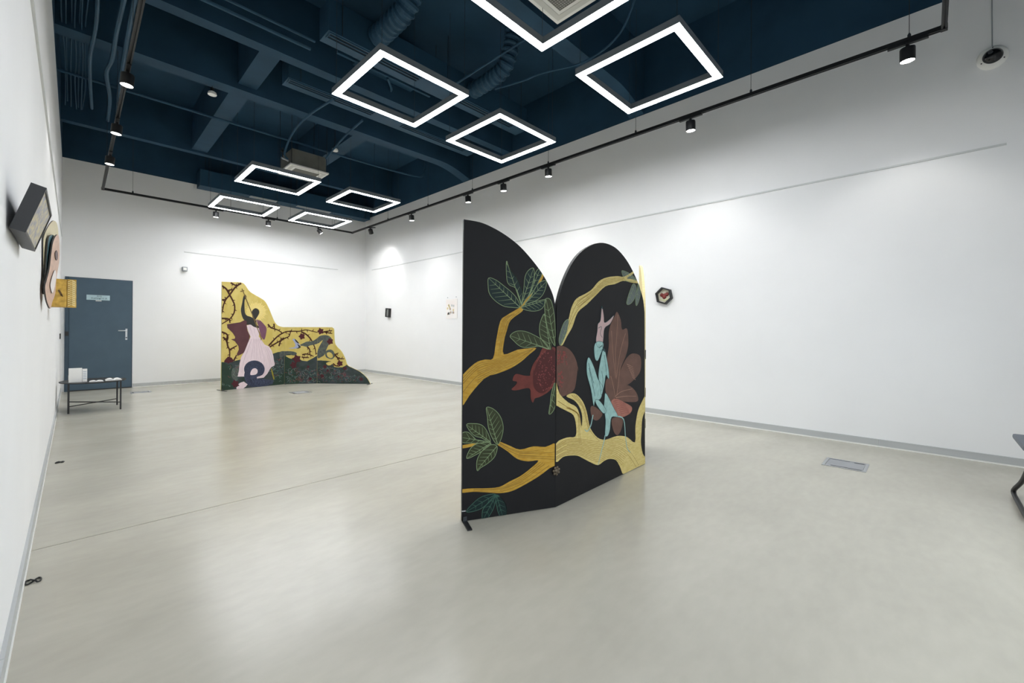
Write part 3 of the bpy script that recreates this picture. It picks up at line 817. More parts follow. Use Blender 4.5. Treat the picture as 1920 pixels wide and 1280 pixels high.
# ------------------------------------------------------------------ yellow painted screen at the far end
S_ = lambda x, y: (400+x/5.12, 500+y/5.12)
C_ = lambda x, y: (410+x/10.667, 520+y/10.667)
D_ = lambda x, y: (410+x/11.636, 630+y/11.636)
E_ = lambda x, y: (525+x/9.846, 600+y/9.846)
SS = lambda L: [S_(*p) for p in L]
CC = lambda L: [C_(*p) for p in L]
DD = lambda L: [D_(*p) for p in L]
EE = lambda L: [E_(*p) for p in L]
y0_, y1_, y2_, y3_ = fpx(414.8, 732.5), fpx(533, 720.5), fpx(594.5, 719), fpx(694.5, 720)
YA, YBp, YC = Panel(y0_, y1_), Panel(y1_, y2_), Panel(y2_, y3_)
ysc = empty('painted_screen', y1_, 'yellow cut out folding screen painted with a robed dragon slayer and thorny branches', 'folding screen')
M_YEL = mat('ochre_yellow_paint', srgb(200, 178, 97), 0.6, col2=srgb(210, 191, 116), scale=5, stretch=(2, 2, 1))
M_YED = mat('pale_cut_edge', srgb(206, 196, 140), 0.6)
M_GRN = mat('mottled_dark_green_paint', srgb(44, 60, 54), 0.6, col2=srgb(66, 72, 76), scale=7, detail=6)
M_GRNP = mat('dark_green_paint', srgb(46, 64, 54), 0.6, var=0.1)
M_PUR = mat('maroon_cloak_paint', srgb(92, 60, 64), 0.6, var=0.08)
M_PURL = mat('mauve_cloak_paint', srgb(118, 80, 100), 0.6, var=0.08)
M_THO = mat('thorn_brown_paint', srgb(72, 40, 30), 0.6, var=0.15, scale=30)
M_ROBE = mat('pale_pink_robe_paint', srgb(226, 208, 214), 0.6, var=0.05, scale=18, stretch=(3, 3, .6))
M_ROBL = mat('pink_fold_paint', srgb(206, 184, 194), 0.6)
M_SKIN = mat('charcoal_figure_paint', srgb(54, 54, 52), 0.6)
M_COIL = mat('blue_grey_scale_paint', srgb(72, 80, 104), 0.6, col2=srgb(54, 60, 78), scale=40)
M_SNAK = mat('grey_green_beast_paint', srgb(94, 102, 92), 0.6, col2=srgb(76, 80, 82), scale=30)
M_ROSE = mat('dark_red_rose_paint', srgb(80, 38, 44), 0.6, var=0.2, scale=40)
M_HALO = mat('cream_halo_paint', srgb(232, 218, 160), 0.6)
M_BLUE = mat('pale_blue_paint', srgb(160, 168, 196), 0.6)
M_GRYL = mat('grey_green_sketch_line', srgb(120, 136, 128), 0.6)
M_REDL = mat('crimson_sketch_line', srgb(130, 52, 58), 0.6)
M_TEAL = mat('teal_sketch_line', srgb(60, 108, 100), 0.6)

OUT = SS([(78,142),(170,146),(255,148),(300,168),(345,232),(400,270),(450,298),(495,330),(530,390),(560,462),(590,530),(620,563),(660,577),(700,580)])
t1 = smooth_path([YA.sz(*p) for p in OUT], 4)
t1 = [p for p in t1 if p.x < YA.W]
zt = YA.sz(*S_(680, 579)).y
o1 = [Vector((0, .004)), Vector((YA.W, .004)), Vector((YA.W, zt))]+[Vector((max(p.x, 0), p.y)) for p in t1[::-1]]
o1[-1].x = 0
zt2a, zt2b = YBp.sz(*S_(680, 579)).y, YBp.sz(*S_(994, 579)).y
o2 = [Vector((0, .004)), Vector((YBp.W, .004)), Vector((YBp.W, zt2b)), Vector((0, zt2a))]
t3 = smooth_path([YC.sz(*p) for p in SS([(1148,588),(1157,606),(1164,720),(1186,766),(1230,812),(1265,880),(1287,942),(1340,972),(1410,1007),(1470,1060),(1500,1108),(1507,1126)])], 4)
zt3 = YC.sz(*S_(997, 579)).y
o3 = [Vector((0, .004)), Vector((YC.W, .004))]+[Vector((min(p.x, YC.W), max(p.y, 0.01))) for p in t3[::-1]][1:]+[YC.sz(*S_(1138, 580)), Vector((0, zt3))]
ymats = [M_YEL, M_PLY, M_YED]
yp1 = panel_mesh(YA, o1, TH, ymats, ysc); yp2 = panel_mesh(YBp, o2, TH, ymats, ysc); yp3 = panel_mesh(YC, o3, TH, ymats, ysc)
tag(yp1, 'tall panel with the robed figure'); tag(yp2, 'middle panel with flowers'); tag(yp3, 'low sloping panel with the beast')
g1 = Art(YA, yp1, 0, YA.W, None, 0.0012); g2 = Art(YBp, yp2, 0, YBp.W, None, 0.0012); g3 = Art(YC, yp3, 0, YC.W, None, 0.0012)
GA = [g1, g2, g3]
def every(name, px, m, layer, **k):
    for g in GA: g.shape(name, px, m, layer, **k)
def everylines(name, many, m, layer, w0, w1):
    for g in GA: g.lines(name, many, m, layer, w0, w1)
# dark lower ground, one piece per panel
GTOP = SS([(70,918),(140,912),(200,905),(260,890),(330,880),(560,838),(620,818),(680,813),(760,812),(800,826),(795,846),(740,848),(700,852),(720,862),(780,878),(812,872),(850,900),(900,906),(950,880),(1000,850)])
def below(top, x0, x1): return top+[(x1, 760), (x0, 760)]

g1.shape('ground', below(GTOP, 410, S_(1000, 0)[0]), M_GRN, 1, smooth=False)
g2.shape('ground', below(GTOP, 410, S_(1000, 0)[0]), M_GRN, 1, smooth=False)
G3 = EE([(670,745),(760,742),(850,750),(940,760),(1000,860),(1060,872),(1150,870),(1200,845),(1236,820)])
o3px = [(p.x, p.y) for p in o3]
low = [YC.sz(*p) for p in G3]
edge = [p for p in t3 if p.y < YC.sz(*E_(1236, 822)).y]
b = MB(); g3.poly_sz([Vector((p.x, p.y)) for p in low]+[Vector((min(p.x, YC.W)-0.004, p.y-0.002)) for p in edge]+[Vector((YC.W, 0.004)), Vector((0, 0.004))], 1, b)
b.build('ground', M_GRN, yp3)
g1.shape('ground_patch', DD([(50,600),(200,620),(300,640),(280,900),(330,1120),(200,1190),(50,1195)]), M_GRNP, 1.3)
g1.shape('ground_patch', DD([(1230,860),(1420,820),(1520,860),(1520,1060),(1200,1090)]), M_GRNP, 1.3)
g2.shape('ground_patch', EE([(90,680),(210,720),(180,800),(230,900),(340,930),(350,1160),(90,1170)]), M_GRNP, 1.3)
# thorny branches (pixel polylines with spines)
random.seed(3)
def thorny(lines, w0, w1, layer=1.6, spine=11.0):
    for g in GA:
        for L in lines:
            b = MB()
            P_ = smooth_path([Vector(p) for p in L], 6)
            g.ribbon(b, [tuple(p) for p in P_], w0, w1, layer, False)
            n = len(P_); k = 3
            sgn = 1
            while k < n-2:
                d = (P_[k+1]-P_[k-1]).normalized(); nn = Vector((-d.y, d.x))*sgn
                g.ribbon(b, [tuple(P_[k]), tuple(P_[k]+nn*spine*0.45+d*1.6)], w0*0.75, 0.002, layer, False)
                sgn = -sgn; k += 5
            if b.f: b.build('thorn_branch', M_THO, g.obj)
thorny([CC([(60,165),(150,230),(215,340),(280,460),(318,560),(312,690),(265,780),(200,845),(60,930)]),
        CC([(450,115),(370,165),(300,235),(220,350),(150,430),(100,540),(80,640),(60,720)]),
        CC([(240,105),(320,150),(372,165)]), CC([(170,275),(230,250),(300,250)]), CC([(60,820),(200,830),(225,910)]),
        CC([(60,450),(130,440),(165,410)]),
        CC([(60,1090),(155,1130),(185,1200),(165,1280)]),
        DD([(95,20),(170,100),(200,220),(235,300),(240,420),(235,500)]), DD([(190,0),(180,90)]), DD([(235,300),(400,205)]), DD([(325,540),(390,410)]),
        CC([(985,935),(1040,1000),(1110,1025),(1200,1060),(1280,1120)]), CC([(1105,925),(1115,1020)])], 0.034, 0.018)
thorny([DD([(1090,210),(1180,110),(1280,10)])+EE([(30,250),(120,212),(250,205),(360,205),(480,180),(600,205),(700,228)]),
        DD([(1115,235),(1240,160),(1360,90)])+EE([(20,350),(150,310),(185,250),(190,190)]),
        EE([(-20,480),(20,380),(150,310)]), EE([(390,215),(480,260),(560,340),(610,430),(650,530),(665,640)]),
        EE([(800,220),(880,205),(965,190)]), EE([(830,215),(900,235),(965,248)]),
        EE([(500,490),(545,540),(552,640)]), EE([(410,640),(480,625),(560,640),(620,670)]), EE([(400,680),(470,690),(540,690)]),
        EE([(1000,620),(1050,680),(1090,740),(1110,790)]), EE([(1010,640),(1080,605)]), EE([(1030,670),(1110,710),(1190,712)]), EE([(980,800),(1030,840),(1100,850)])], 0.032, 0.016)
# cloak, figure, robe
g1.shape('cloak', CC([(165,935),(300,915),(430,895),(520,850),(580,860),(560,960),(575,1060),(625,1170),(600,1280)])+DD([(690,20),(640,150),(590,290),(540,370),(470,405),(410,432),(395,390),(440,290),(430,215),(350,110),(270,70),(350,55)])+CC([(330,1190),(280,1110),(210,1040),(175,1010)]), M_PUR, 2.0, smooth=False, label='maroon cloak')
g1.shape('cloak', CC([(740,850),(820,855),(900,930),(955,1010),(950,1110),(915,1240),(860,1200),(820,1080),(790,960)]), M_PURL, 2.0)
g1.shape('halo', [(C_(745, 690)[0]+cos(2*pi*k/28)*19.5*(1 if k % 2 else 0.86), C_(745, 690)[1]+sin(2*pi*k/28)*18.5*(1 if k % 2 else 0.86)) for k in range(28)], mat('thin_halo_paint', srgb(222, 200, 120), 0.6), 1.9, smooth=False)
g1.lines('halo_ray', [[(C_(745,690)[0]+cos(2*pi*k/30)*8, C_(745,690)[1]+sin(2*pi*k/30)*8), (C_(745,690)[0]+cos(2*pi*k/30)*(19+3*(k % 2)), C_(745,690)[1]+sin(2*pi*k/30)*(18+3*(k % 2)))] for k in range(30)], M_HALO, 2.2, 0.008, 0.004)
g1.shape('figure', CC([(520,340),(552,375),(545,420),(520,450),(515,560),(525,700),(560,760),(620,780),(665,800),(700,830),(740,860),(760,940),(800,985),(790,1010),(700,985),(640,945),(560,945),(560,880),(500,840),(460,750),(445,640),(468,520),(490,400)]), M_SKIN, 2.6, label='dark painted figure')
g1.shape('figure_head', CC([(740,615),(800,650),(808,715),(770,790),(725,850),(690,830),(668,760),(662,690),(690,640)]), M_SKIN, 2.8)
g1.shape('robe', CC([(560,960),(640,938),(720,985),(805,1020),(815,1090),(800,1180),(880,1280)])+DD([(905,50),(1000,180),(1100,230),(1160,320),(1190,430),(1205,540),(1222,600),(1215,640),(1140,680),(1060,820),(980,905),(820,925),(650,860),(560,880),(410,882),(440,760),(455,600),(490,460),(560,340),(640,140),(690,25)])+CC([(640,1190),(590,1080)]), M_ROBE, 2.4, smooth=False, label='pale pink robe')
g1.lines('robe_fold', [DD([(720,60),(650,250),(560,480),(500,800)]), DD([(760,60),(740,300),(690,520)]), DD([(820,60),(830,300),(820,510)]), DD([(870,60),(940,300),(1000,560)]), DD([(700,120),(600,400),(540,560)]), DD([(790,60),(780,280),(770,500)]), DD([(850,80),(890,300),(920,520)]), DD([(1020,230),(1100,420),(1150,620)]), DD([(1060,240),(1150,430),(1190,600)]), CC([(620,980),(650,1080),(690,1180)]), CC([(700,1010),(720,1090),(740,1180)])], M_ROBL, 2.7, 0.010, 0.005)
g1.lines('lance', [CC([(465,225),(545,420),(690,790),(760,980),(860,1240)])+DD([(915,70),(1020,330),(1140,670)])], mat('lance_brown_paint', srgb(120, 98, 62), 0.6), 3.4, 0.016, 0.016)
g1.lines('lance_cross', [CC([(435,280),(510,262)])], MATS['lance_brown_paint'], 3.4, 0.02, 0.02)
g1.shape('lance_tip', DD([(1140,690),(1185,790),(1195,850),(1215,920),(1200,950),(1175,870),(1155,800)]), mat('olive_tip_paint', srgb(150, 140, 50), 0.6), 2.2)
# blue-grey coil
def ringpx(cx, cy, rx, ry, a0, a1, n): return [(cx+rx*cos(radians(a0+(a1-a0)*k/n)), cy+ry*sin(radians(a0+(a1-a0)*k/n))) for k in range(n+1)]
g1.shape('coil', DD(ringpx(777, 722, 225, 192, 40, -200, 26)+[(552, 860), (575, 960), (625, 1050), (720, 1105), (900, 1100), (1050, 1078), (1180, 1030), (1200, 965), (1000, 935), (835, 930), (830, 890), (900, 868)]), M_COIL, 2.9, smooth=False, label='blue grey scaly coil')
g1.shape('coil_gap', DD([(690,840),(700,770),(740,715),(800,700),(845,740),(842,800),(805,835),(740,848)]), M_ROBE, 3.5, label='pink gap inside the coil')
g1.lines('coil_line', [DD(ringpx(775, 735, 225-28*k, 195-24*k, 55, -180, 14)+[(560+28*k, 870+6*k), (620+30*k, 1000+8*k)]) for k in range(1, 5)], mat('coil_line_paint', srgb(46, 50, 66), 0.6), 3.3, 0.007, 0.007)
g1.lines('coil_line', [DD([(680+60*k, 920+6*k), (720+60*k, 990), (690+60*k, 1070)]) for k in range(8)], MATS['coil_line_paint'], 3.3, 0.007, 0.005)
g1.shape('tail_tip', DD([(545,990),(628,1050),(590,1100),(520,1150),(500,1190),(395,1200),(385,1120),(420,1090),(455,1085),(430,1050),(460,1020)]), M_ROBE, 3.1, smooth=False)
g1.shape('beast_flank', DD([(450,620),(350,680),(285,760),(280,860),(340,950),(420,960),(400,860),(440,760)]), M_SNAK, 1.7)
# beast on the right panels
def many(name, px, m, layer, **k): every(name, px, m, layer, **k)
many('beast', EE([(370,462),(440,420),(500,395),(600,385),(690,330),(740,290),(830,275),(910,295),(960,350),(970,400),(920,430),(880,490),(845,570),(820,640),(760,680),(700,700),(690,600),(720,500),(790,370),(720,420),(640,450),(560,465),(500,490),(440,480)]), M_SNAK, 2.0)
many('beast_tail', EE([(840,580),(900,545),(960,550),(1000,600),(1005,670),(960,720),(880,700),(840,660)]), M_SNAK, 1.8)
g3.shape('tail_gap', EE([(865,610),(915,590),(965,625),(975,680),(935,700),(880,670)]), M_YEL, 2.2)
many('beast_head', EE([(230,355),(275,345),(320,385),(345,420),(380,490),(350,520),(270,525),(160,520),(255,500),(285,460),(260,400)]), M_BLUE, 2.0)
many('beast_wing', EE([(275,345),(345,415),(335,430),(290,390)]), M_SKIN, 2.3)
many('beast_wing', EE([(320,440),(385,492),(345,522),(300,518),(345,500)]), M_SKIN, 2.3)
many('beast_arm', EE([(0,585),(100,572),(220,575),(300,600),(300,640),(240,650),(150,625),(80,660),(0,690)]), M_SNAK, 1.6)
g2.shape('gap', EE([(105,655),(170,648),(235,668),(215,712),(150,690)]), M_YEL, 1.5)
g3.shape('gap', EE([(740,735),(790,690),(840,710),(845,748)]), M_YEL, 1.5)
g3.shape('gap', EE([(855,790),(940,765),(985,790),(930,830),(880,830)]), M_YEL, 1.5)
# roses and blossoms
def rose(cx, cy, r, layer=2.4, g=None):
    pts = [(cx+cos(2*pi*k/10)*r*(1.0 if k % 2 else 0.68), cy+sin(2*pi*k/10)*r*(1.0 if k % 2 else 0.68)) for k in range(10)]
    for a in ([g] if g else GA): a.shape('rose', pts, M_ROSE, layer, sub=3)
for (x, y, r) in [(405,300,6.5),(750,205,6.5),(925,395,6.5),(310,715,8.5),(1108,800,6),(250,830,7)]:
    rose(*E_(x, y), r)
rose(*D_(225, 520), 7.0); rose(*D_(360, 1040), 7.5, 2.2)
g1.shape('rose', DD([(120,565),(200,455),(290,480),(310,560)]), M_ROSE, 2.0)
# tangle of thin flower drawing over the dark ground
random.seed(21)
def tangle(g, m, n, uv0, uv1, w=0.006, layer=1.9):
    L = []
    for k in range(n):
        u = random.uniform(uv0[0], uv1[0]); v = random.uniform(uv0[1], uv1[1]); a = random.uniform(0, 2*pi); s = random.uniform(2.0, 5.5)
        c = random.choice((-1, 1))
        pts = []
        for j in range(5):
            pts.append((u, v)); u += cos(a)*s*0.45; v += sin(a)*s*0.4; a += c*random.uniform(0.3, 0.9)
        if all(uv0[1]-1 < p[1] < uv1[1] for p in pts): L.append(pts)
    o = g.lines('flower_drawing', L, m, layer, w, w*0.6)
    if o: o['kind'] = 'stuff'
for m_, n_ in ((M_GRYL, 60), (M_REDL, 34), (M_TEAL, 30), (M_COIL, 40)):
    tangle(g2, m_, n_, (536, 690), (593, 718)); 
for m_, n_ in ((M_GRYL, 30), (M_REDL, 34), (M_TEAL, 30), (M_COIL, 34)):
    tangle(g3, m_, n_, (596, 688), (648, 718)); tangle(g3, m_, n_//3, (648, 702), (684, 717))
for m_, n_ in ((M_GRYL, 24), (M_REDL, 8), (M_TEAL, 14)):
    tangle(g1, m_, n_, (512, 670), (532, 716)); tangle(g1, m_, n_//2, (418, 684), (450, 726))
for (x, y) in [(560,1080),(780,1030),(880,930),(1080,1040),(830,860),(1200,890),(520,860),(1500,1090)]:
    rose(*E_(x, y), random.uniform(2.6, 4.2), 2.1)
foot(YA, 0.015, ysc, 0.16, 0.03); foot(YC, YC.W-0.02, ysc, 0.12, 0.03)
foot(YBp, 0.02, ysc, 0.005, 0.03)

# ------------------------------------------------------------------ left wall works
Mb = Matrix(((0.0004, 0.2826, 0.9592), (1.0, 0.0034, -0.0014), (-0.0036, 0.9592, -0.2826)))
cx = Vector((-0.112, 2.489, 1.561)); bw, bh, bd = 0.508, 0.173, 0.039
ex, ey, ez = (Mb.col[0].normalized(), Mb.col[1].normalized(), Mb.col[2].normalized())
sb = empty('shadow_box', cx, 'black tilted box frame with a mottled picture on the left wall', 'picture')
b = MB(); t = 0.008
for sgn in (-1, 1):
    b.obox(cx+ex*sgn*(bw/2-t/2), ex*(t/2), ey*(bh/2), ez*(bd/2))
    b.obox(cx+ey*sgn*(bh/2-t/2), ex*(bw/2-t), ey*(t/2), ez*(bd/2))
b.obox(cx-ez*(bd/2-0.002), ex*(bw/2-t), ey*(bh/2-t), ez*0.002)
b.build('box_frame', mat('charcoal_frame', srgb(44, 45, 48), 0.5), sb)
MB().obox(cx+ez*(bd/2-0.006), ex*(bw/2-t), ey*(bh/2-t), ez*0.002).build('picture_panel', mat('mottled_gold_picture', srgb(196, 186, 146), 0.5, col2=srgb(140, 142, 158), scale=22, detail=10, bump=0.3, stretch=(1, 1, 2.5)), sb)
L_ = lambda x, y: (x/4.744, 330+y/4.741)
LL = lambda L: [L_(*p) for p in L]
ap = empty('layered_relief', (XL+0.01, 4.9, 1.35), 'layered cut out relief in beige, teal and copper on the left wall', 'wall art')
def plate(pan, px, thick, m, name):
    q = smooth_path([pan.sz(*p) for p in px], 4, True)
    o = panel_mesh(pan, q, thick, [m, m, mat('dark_plate_edge', srgb(58, 56, 54), 0.6)], ap, name)
    lo = min(v.co.x for v in o.data.vertices)+ap.location.x
    o.location.x += max(0.0, XL+0.003-lo)
    return o
P1 = Panel((-0.152, 4.55), (-0.098, 5.20)); P2 = Panel((-0.142, 4.45), (-0.092, 5.05)); P3 = Panel((-0.134, 4.35), (-0.078, 5.0))
plate(P1, LL([(376,600),(385,530),(420,450),(462,398),(492,408),(508,460),(512,560),(500,680),(470,800),(430,930),(392,980),(380,820)]), 0.006, mat('beige_plate', srgb(206, 196, 160), 0.5, var=0.05), 'beige_plate')
plate(P2, LL([(432,560),(455,525),(480,528),(490,560),(480,640),(450,760),(430,880),(410,1000),(392,1050),(388,980),(410,860),(418,700)]), 0.008, mat('teal_plate', srgb(58, 102, 112), 0.45), 'teal_plate')
plate(P3, LL([(470,600),(490,545),(515,520),(527,560),(530,640),(527,760),(510,860),(500,930),(492,1040),(465,1120),(447,1176),(415,1100),(402,990),(415,930),(440,830),(455,700)]), 0.008, mat('copper_plate', srgb(196, 160, 138), 0.4, 0.2, var=0.12, scale=30), 'copper_plate')
P4 = Panel((-0.131, 4.33), (-0.075, 4.98))
plate(P4, LL([(492,690),(505,660),(516,690),(512,740),(500,745)]), 0.003, mat('dark_maroon_inlay', srgb(70, 34, 34), 0.5), 'inlay')
plate(P4, LL([(450,950),(485,840),(500,870),(492,960),(470,1040),(455,1010)]), 0.003, mat('pearl_inlay', srgb(232, 224, 222), 0.35), 'inlay')
gb = empty('gold_box', (-0.07, 5.7, 1.34), 'small gilded box with a herringbone side fixed to the left wall', 'wall art')
M_GOLD = mat('gilded_metal', srgb(190, 152, 70), 0.38, 0.55, var=0.25, scale=25)
x0, xm, x1 = XL+0.002, -0.046, 0.016
MB().box(x0, xm, 5.70, 5.86, 1.345, 1.602).build('box_body', M_GOLD, gb, bevel=0.004)
MB().box(xm+0.001, x1, 5.712, 5.86, 1.345, 1.604).build('box_side', M_GOLD, gb, bevel=0.003)
b = MB()
for k in range(13):
    z = 1.36+k*0.0185
    for sgn in (-1, 1):
        c0 = Vector(((xm+x1)/2+sgn*0.014, 5.709, z+0.004))
        dv = Vector((sgn*0.012, 0, -0.007))
        b.obox(c0, dv, Vector((0, 0.004, 0)), Vector((0.0025, 0, 0.0045)))
b.build('herringbone_ridges', mat('pale_gold_ridges', srgb(226, 206, 150), 0.35, 0.4), gb)
b = MB(); b.bar((-0.098, 5.697, 1.50), (-0.078, 5.697, 1.45), 0.014, 0.004, up=(0,1,0)); b.bar((-0.082, 5.697, 1.46), (-0.072, 5.697, 1.44), 0.008, 0.004, up=(0,1,0))
b.build('dark_mark', mat('dark_patina', srgb(92, 66, 28), 0.6), gb)
# light switch and small white device by the door
sw = MB().box(XL, XL+0.014, 10.2, 10.29, 0.98, 1.07).build('light_switch', M_BLACK, bevel=0.003)
tag(sw, 'small black switch on the left wall beside the door', 'switch')

# ------------------------------------------------------------------ right wall works
ns = empty('box_picture', (XR, 9.95, 1.60), 'small black tilted box picture on the right wall near the corner', 'picture')
c = Vector((XR-0.035, 9.97, 1.615)); tx = Vector((0, -cos(0.10), -sin(0.10))); tz = Vector((0, -sin(0.10)*1, cos(0.10)))
b = MB(); t = 0.024; w2, h2, d2 = 0.085, 0.115, 0.034
for sgn in (-1, 1):
    b.obox(c+tx*sgn*(w2-t/2), tx*(t/2), tz*h2, Vector((d2, 0, 0)))
    b.obox(c+tz*sgn*(h2-t/2), tx*(w2-t), tz*(t/2), Vector((d2, 0, 0)))
b.build('box_frame', M_BLACK, ns)
MB().obox(c+Vector((-0.012, 0, 0)), tx*(w2-t), tz*(h2-t), Vector((0.003, 0, 0))).build('picture_panel', mat('grey_picture', srgb(142, 144, 140), 0.5, col2=srgb(84, 86, 88), scale=30), ns)

pp = empty('paper_picture', (XR, 7.38, 1.4), 'pale framed drawing with small flowers on the right wall behind the black screen', 'picture')
MB().box(XR-0.012, XR, 7.16, 7.55, 1.42, 1.84).build('sheet', mat('pale_pink_sheet', srgb(236, 230, 227), 0.6, col2=srgb(238, 238, 236), scale=4), pp)
M_FLW = mat('ochre_flower_ink', srgb(222, 208, 160), 0.6); M_FLR = mat('brown_flower_ink', srgb(192, 172, 156), 0.6); M_FLG = mat('grey_flower_ink', srgb(196, 200, 200), 0.6)
random.seed(5)
for m_, n_ in ((M_FLW, 5), (M_FLR, 4), (M_FLG, 6)):
    for k in range(n_):
        yy, zz = random.uniform(7.28, 7.5), random.uniform(1.5, 1.72)
        b = MB()
        for j in range(5):
            a = j*2*pi/5
            b.lathe([(0.014, 0), (0.012, 0.002)], (XR-0.012, yy+cos(a)*0.014, zz+sin(a)*0.014), (-1,0,0), 8)
        b.build('flower', m_, pp)
for y in (7.2, 7.5):
    MB().lathe([(0.008, 0), (0.008, 0.012)], (XR, y, 1.88), (-1,0,0), 10).build('pin', M_GREYPL, pp)

hx = empty('hexagon_picture', (XR, 2.585, 1.64), 'small black hexagonal box frame with a dark red motif on the right wall', 'picture')
hc = Vector((XR, 2.60, 1.648)); R1, R2 = 0.122, 0.100; rot = radians(12)
def hexpts(r): return [(cos(rot+pi/6+k*pi/3)*r, sin(rot+pi/6+k*pi/3)*r) for k in range(6)]
b = MB()
O, I = hexpts(R1), hexpts(R2)
vs = [(XR-0.055, hc.y-p[0], hc.z+p[1]) for p in O]+[(XR-0.055, hc.y-p[0], hc.z+p[1]) for p in I]+[(XR, hc.y-p[0], hc.z+p[1]) for p in O]+[(XR-0.012, hc.y-p[0], hc.z+p[1]) for p in I]
fs = []
for k in range(6):
    n_ = (k+1) % 6
    fs += [(k, n_, 6+n_, 6+k), (k, n_, 12+n_, 12+k), (6+k, 6+n_, 18+n_, 18+k)]
b.add(vs, fs); b.build('hexagon_frame', M_BLACK, hx)
b = MB(); b.add([(XR-0.0125, hc.y-p[0]*0.99, hc.z+p[1]*0.99) for p in I], [(0,1,2,3,4,5)]); b.build('picture_panel', mat('cream_grey_panel', srgb(214, 208, 190), 0.6, var=0.08, scale=20), hx)
M_DRED = mat('dark_red_motif', srgb(120, 46, 40), 0.5, var=0.2, scale=40)
for k, (dy, dz, s) in enumerate([(-0.034, 0.014, 1.35), (0.0, -0.012, 1.55), (0.038, 0.020, 1.35), (0.010, 0.016, 1.0)]):
    b = MB(); b.lathe([(0.010*s, 0), (0.020*s, 0.006), (0.016*s, 0.014), (0.006*s, 0.018)], (XR-0.013, hc.y-dy, hc.z+dz), (-1,0,0), 12); b.build('red_petal', M_DRED, hx, smooth=True)
b = MB(); b.bar((XR-0.016, hc.y+0.05, hc.z-0.045), (XR-0.016, hc.y, hc.z-0.062), 0.018, 0.004, up=(1,0,0)); b.bar((XR-0.016, hc.y, hc.z-0.062), (XR-0.016, hc.y-0.05, hc.z-0.045), 0.018, 0.004, up=(1,0,0))
b.build('pale_chevron', mat('pale_green_band', srgb(210, 212, 170), 0.6), hx)

dc = empty('dome_camera', (XR, -0.41, 3.6), 'white dome security camera with black lens high on the right wall', 'security camera')
cc = Vector((XR, -0.405, 3.60))
MB().lathe([(0.098, 0), (0.098, 0.018), (0.085, 0.035), (0.066, 0.042)], cc, (-1,0,0), 32).build('base', M_WHITE, dc, smooth=True)
MB().lathe([(0.064, 0.040), (0.062, 0.052), (0.048, 0.072), (0.026, 0.084), (0.004, 0.088)], cc, (-1,0,0), 32).build('dome', mat('smoked_dome', srgb(22, 24, 26), 0.12), dc, smooth=True)
MB().lathe([(0.016, 0), (0.016, 0.010), (0.010, 0.014)], cc+Vector((-0.078, 0.016, 0.02)), (-1,0.2,0.2), 16).build('lens', M_DARKG, dc)
for k in range(3):
    a = radians(90+120*k)
    MB().lathe([(0.005, 0.036), (0.005, 0.040)], cc+Vector((0, cos(a)*0.078, sin(a)*0.078)), (-1,0,0), 8).build('screw', M_BLACK, dc)
MB().tube([cc+Vector((-0.008, 0, 0.09)), cc+Vector((-0.008, 0.003, 0.4)), (XR-0.008, -0.40, ZS)], 0.004, 6).build('cable', M_GREYPL, dc)

# end wall: small sensor
sn = empty('wall_sensor', (1.625, YB, 2.37), 'small pale grey box sensor high on the end wall', 'sensor')
MB().box(1.585, 1.67, YB-0.06, YB, 2.38, 2.47).build('body', M_GREYPL, sn, bevel=0.006)
MB().box(1.60, 1.655, YB-0.064, YB-0.06, 2.40, 2.45).build('face', M_WHITE, sn)

# ------------------------------------------------------------------ side table with books
tc_ = Vector((0.205, 8.55, 0))
tb = empty('side_table', tc_, 'low black metal table with thin legs beside the left wall', 'table')
RX, RY = 0.345, 0.40
ell = [(tc_.x+cos(2*pi*k/40)*RX, tc_.y+sin(2*pi*k/40)*RY) for k in range(40)]
b = MB(); b.add([(x, y, 0.402) for x, y in ell]+[(x, y, 0.414) for x, y in ell], [tuple(range(40))[::-1], tuple(range(40, 80))]+[(k, (k+1) % 40, (k+1) % 40+40, k+40) for k in range(40)])
b.build('table_top', M_BLACK, tb)
legs = [(-0.045, 8.30), (0.475, 8.29), (0.465, 8.80), (-0.045, 8.80)]
for x, y in legs:
    MB().box(x-0.009, x+0.009, y-0.009, y+0.009, 0, 0.402).build('leg', M_BLACK, tb)
for i, j in ((0, 2), (1, 3)):
    p, q = legs[i], legs[j]
    MB().bar((p[0], p[1], 0.095+0.008*i), (q[0], q[1], 0.095+0.008*i), 0.01, 0.012).build('cross_brace', M_BLACK, tb)
TZ = 0.414
def standing(x0, x1, y, h, label, z=TZ, d=0.018, lean=0.0):
    o = MB(); o.box(x0, x1, y, y+d, z, z+h)
    o = o.build('booklet', M_PAPER, bevel=0.002); tag(o, label, 'booklet', 'printed matter on the side table'); return o
standing(-0.045, 0.085, 8.36, 0.195, 'tall blank white booklet standing at the left end of the side table')
bk = empty('leaflet_card', (0.10, 8.40, TZ), 'shorter white leaflet with faint grey print standing beside the tall booklet', 'leaflet', 'printed matter on the side table')
MB().box(0.088, 0.135, 8.38, 8.39, TZ, TZ+0.18).build('sheet', M_PAPER, bk)
for k in range(5):
    MB().box(0.094, 0.128, 8.3785, 8.38, TZ+0.04+k*0.024, TZ+0.05+k*0.024).build('print_line', mat('grey_print', srgb(176, 188, 200), 0.7), bk)
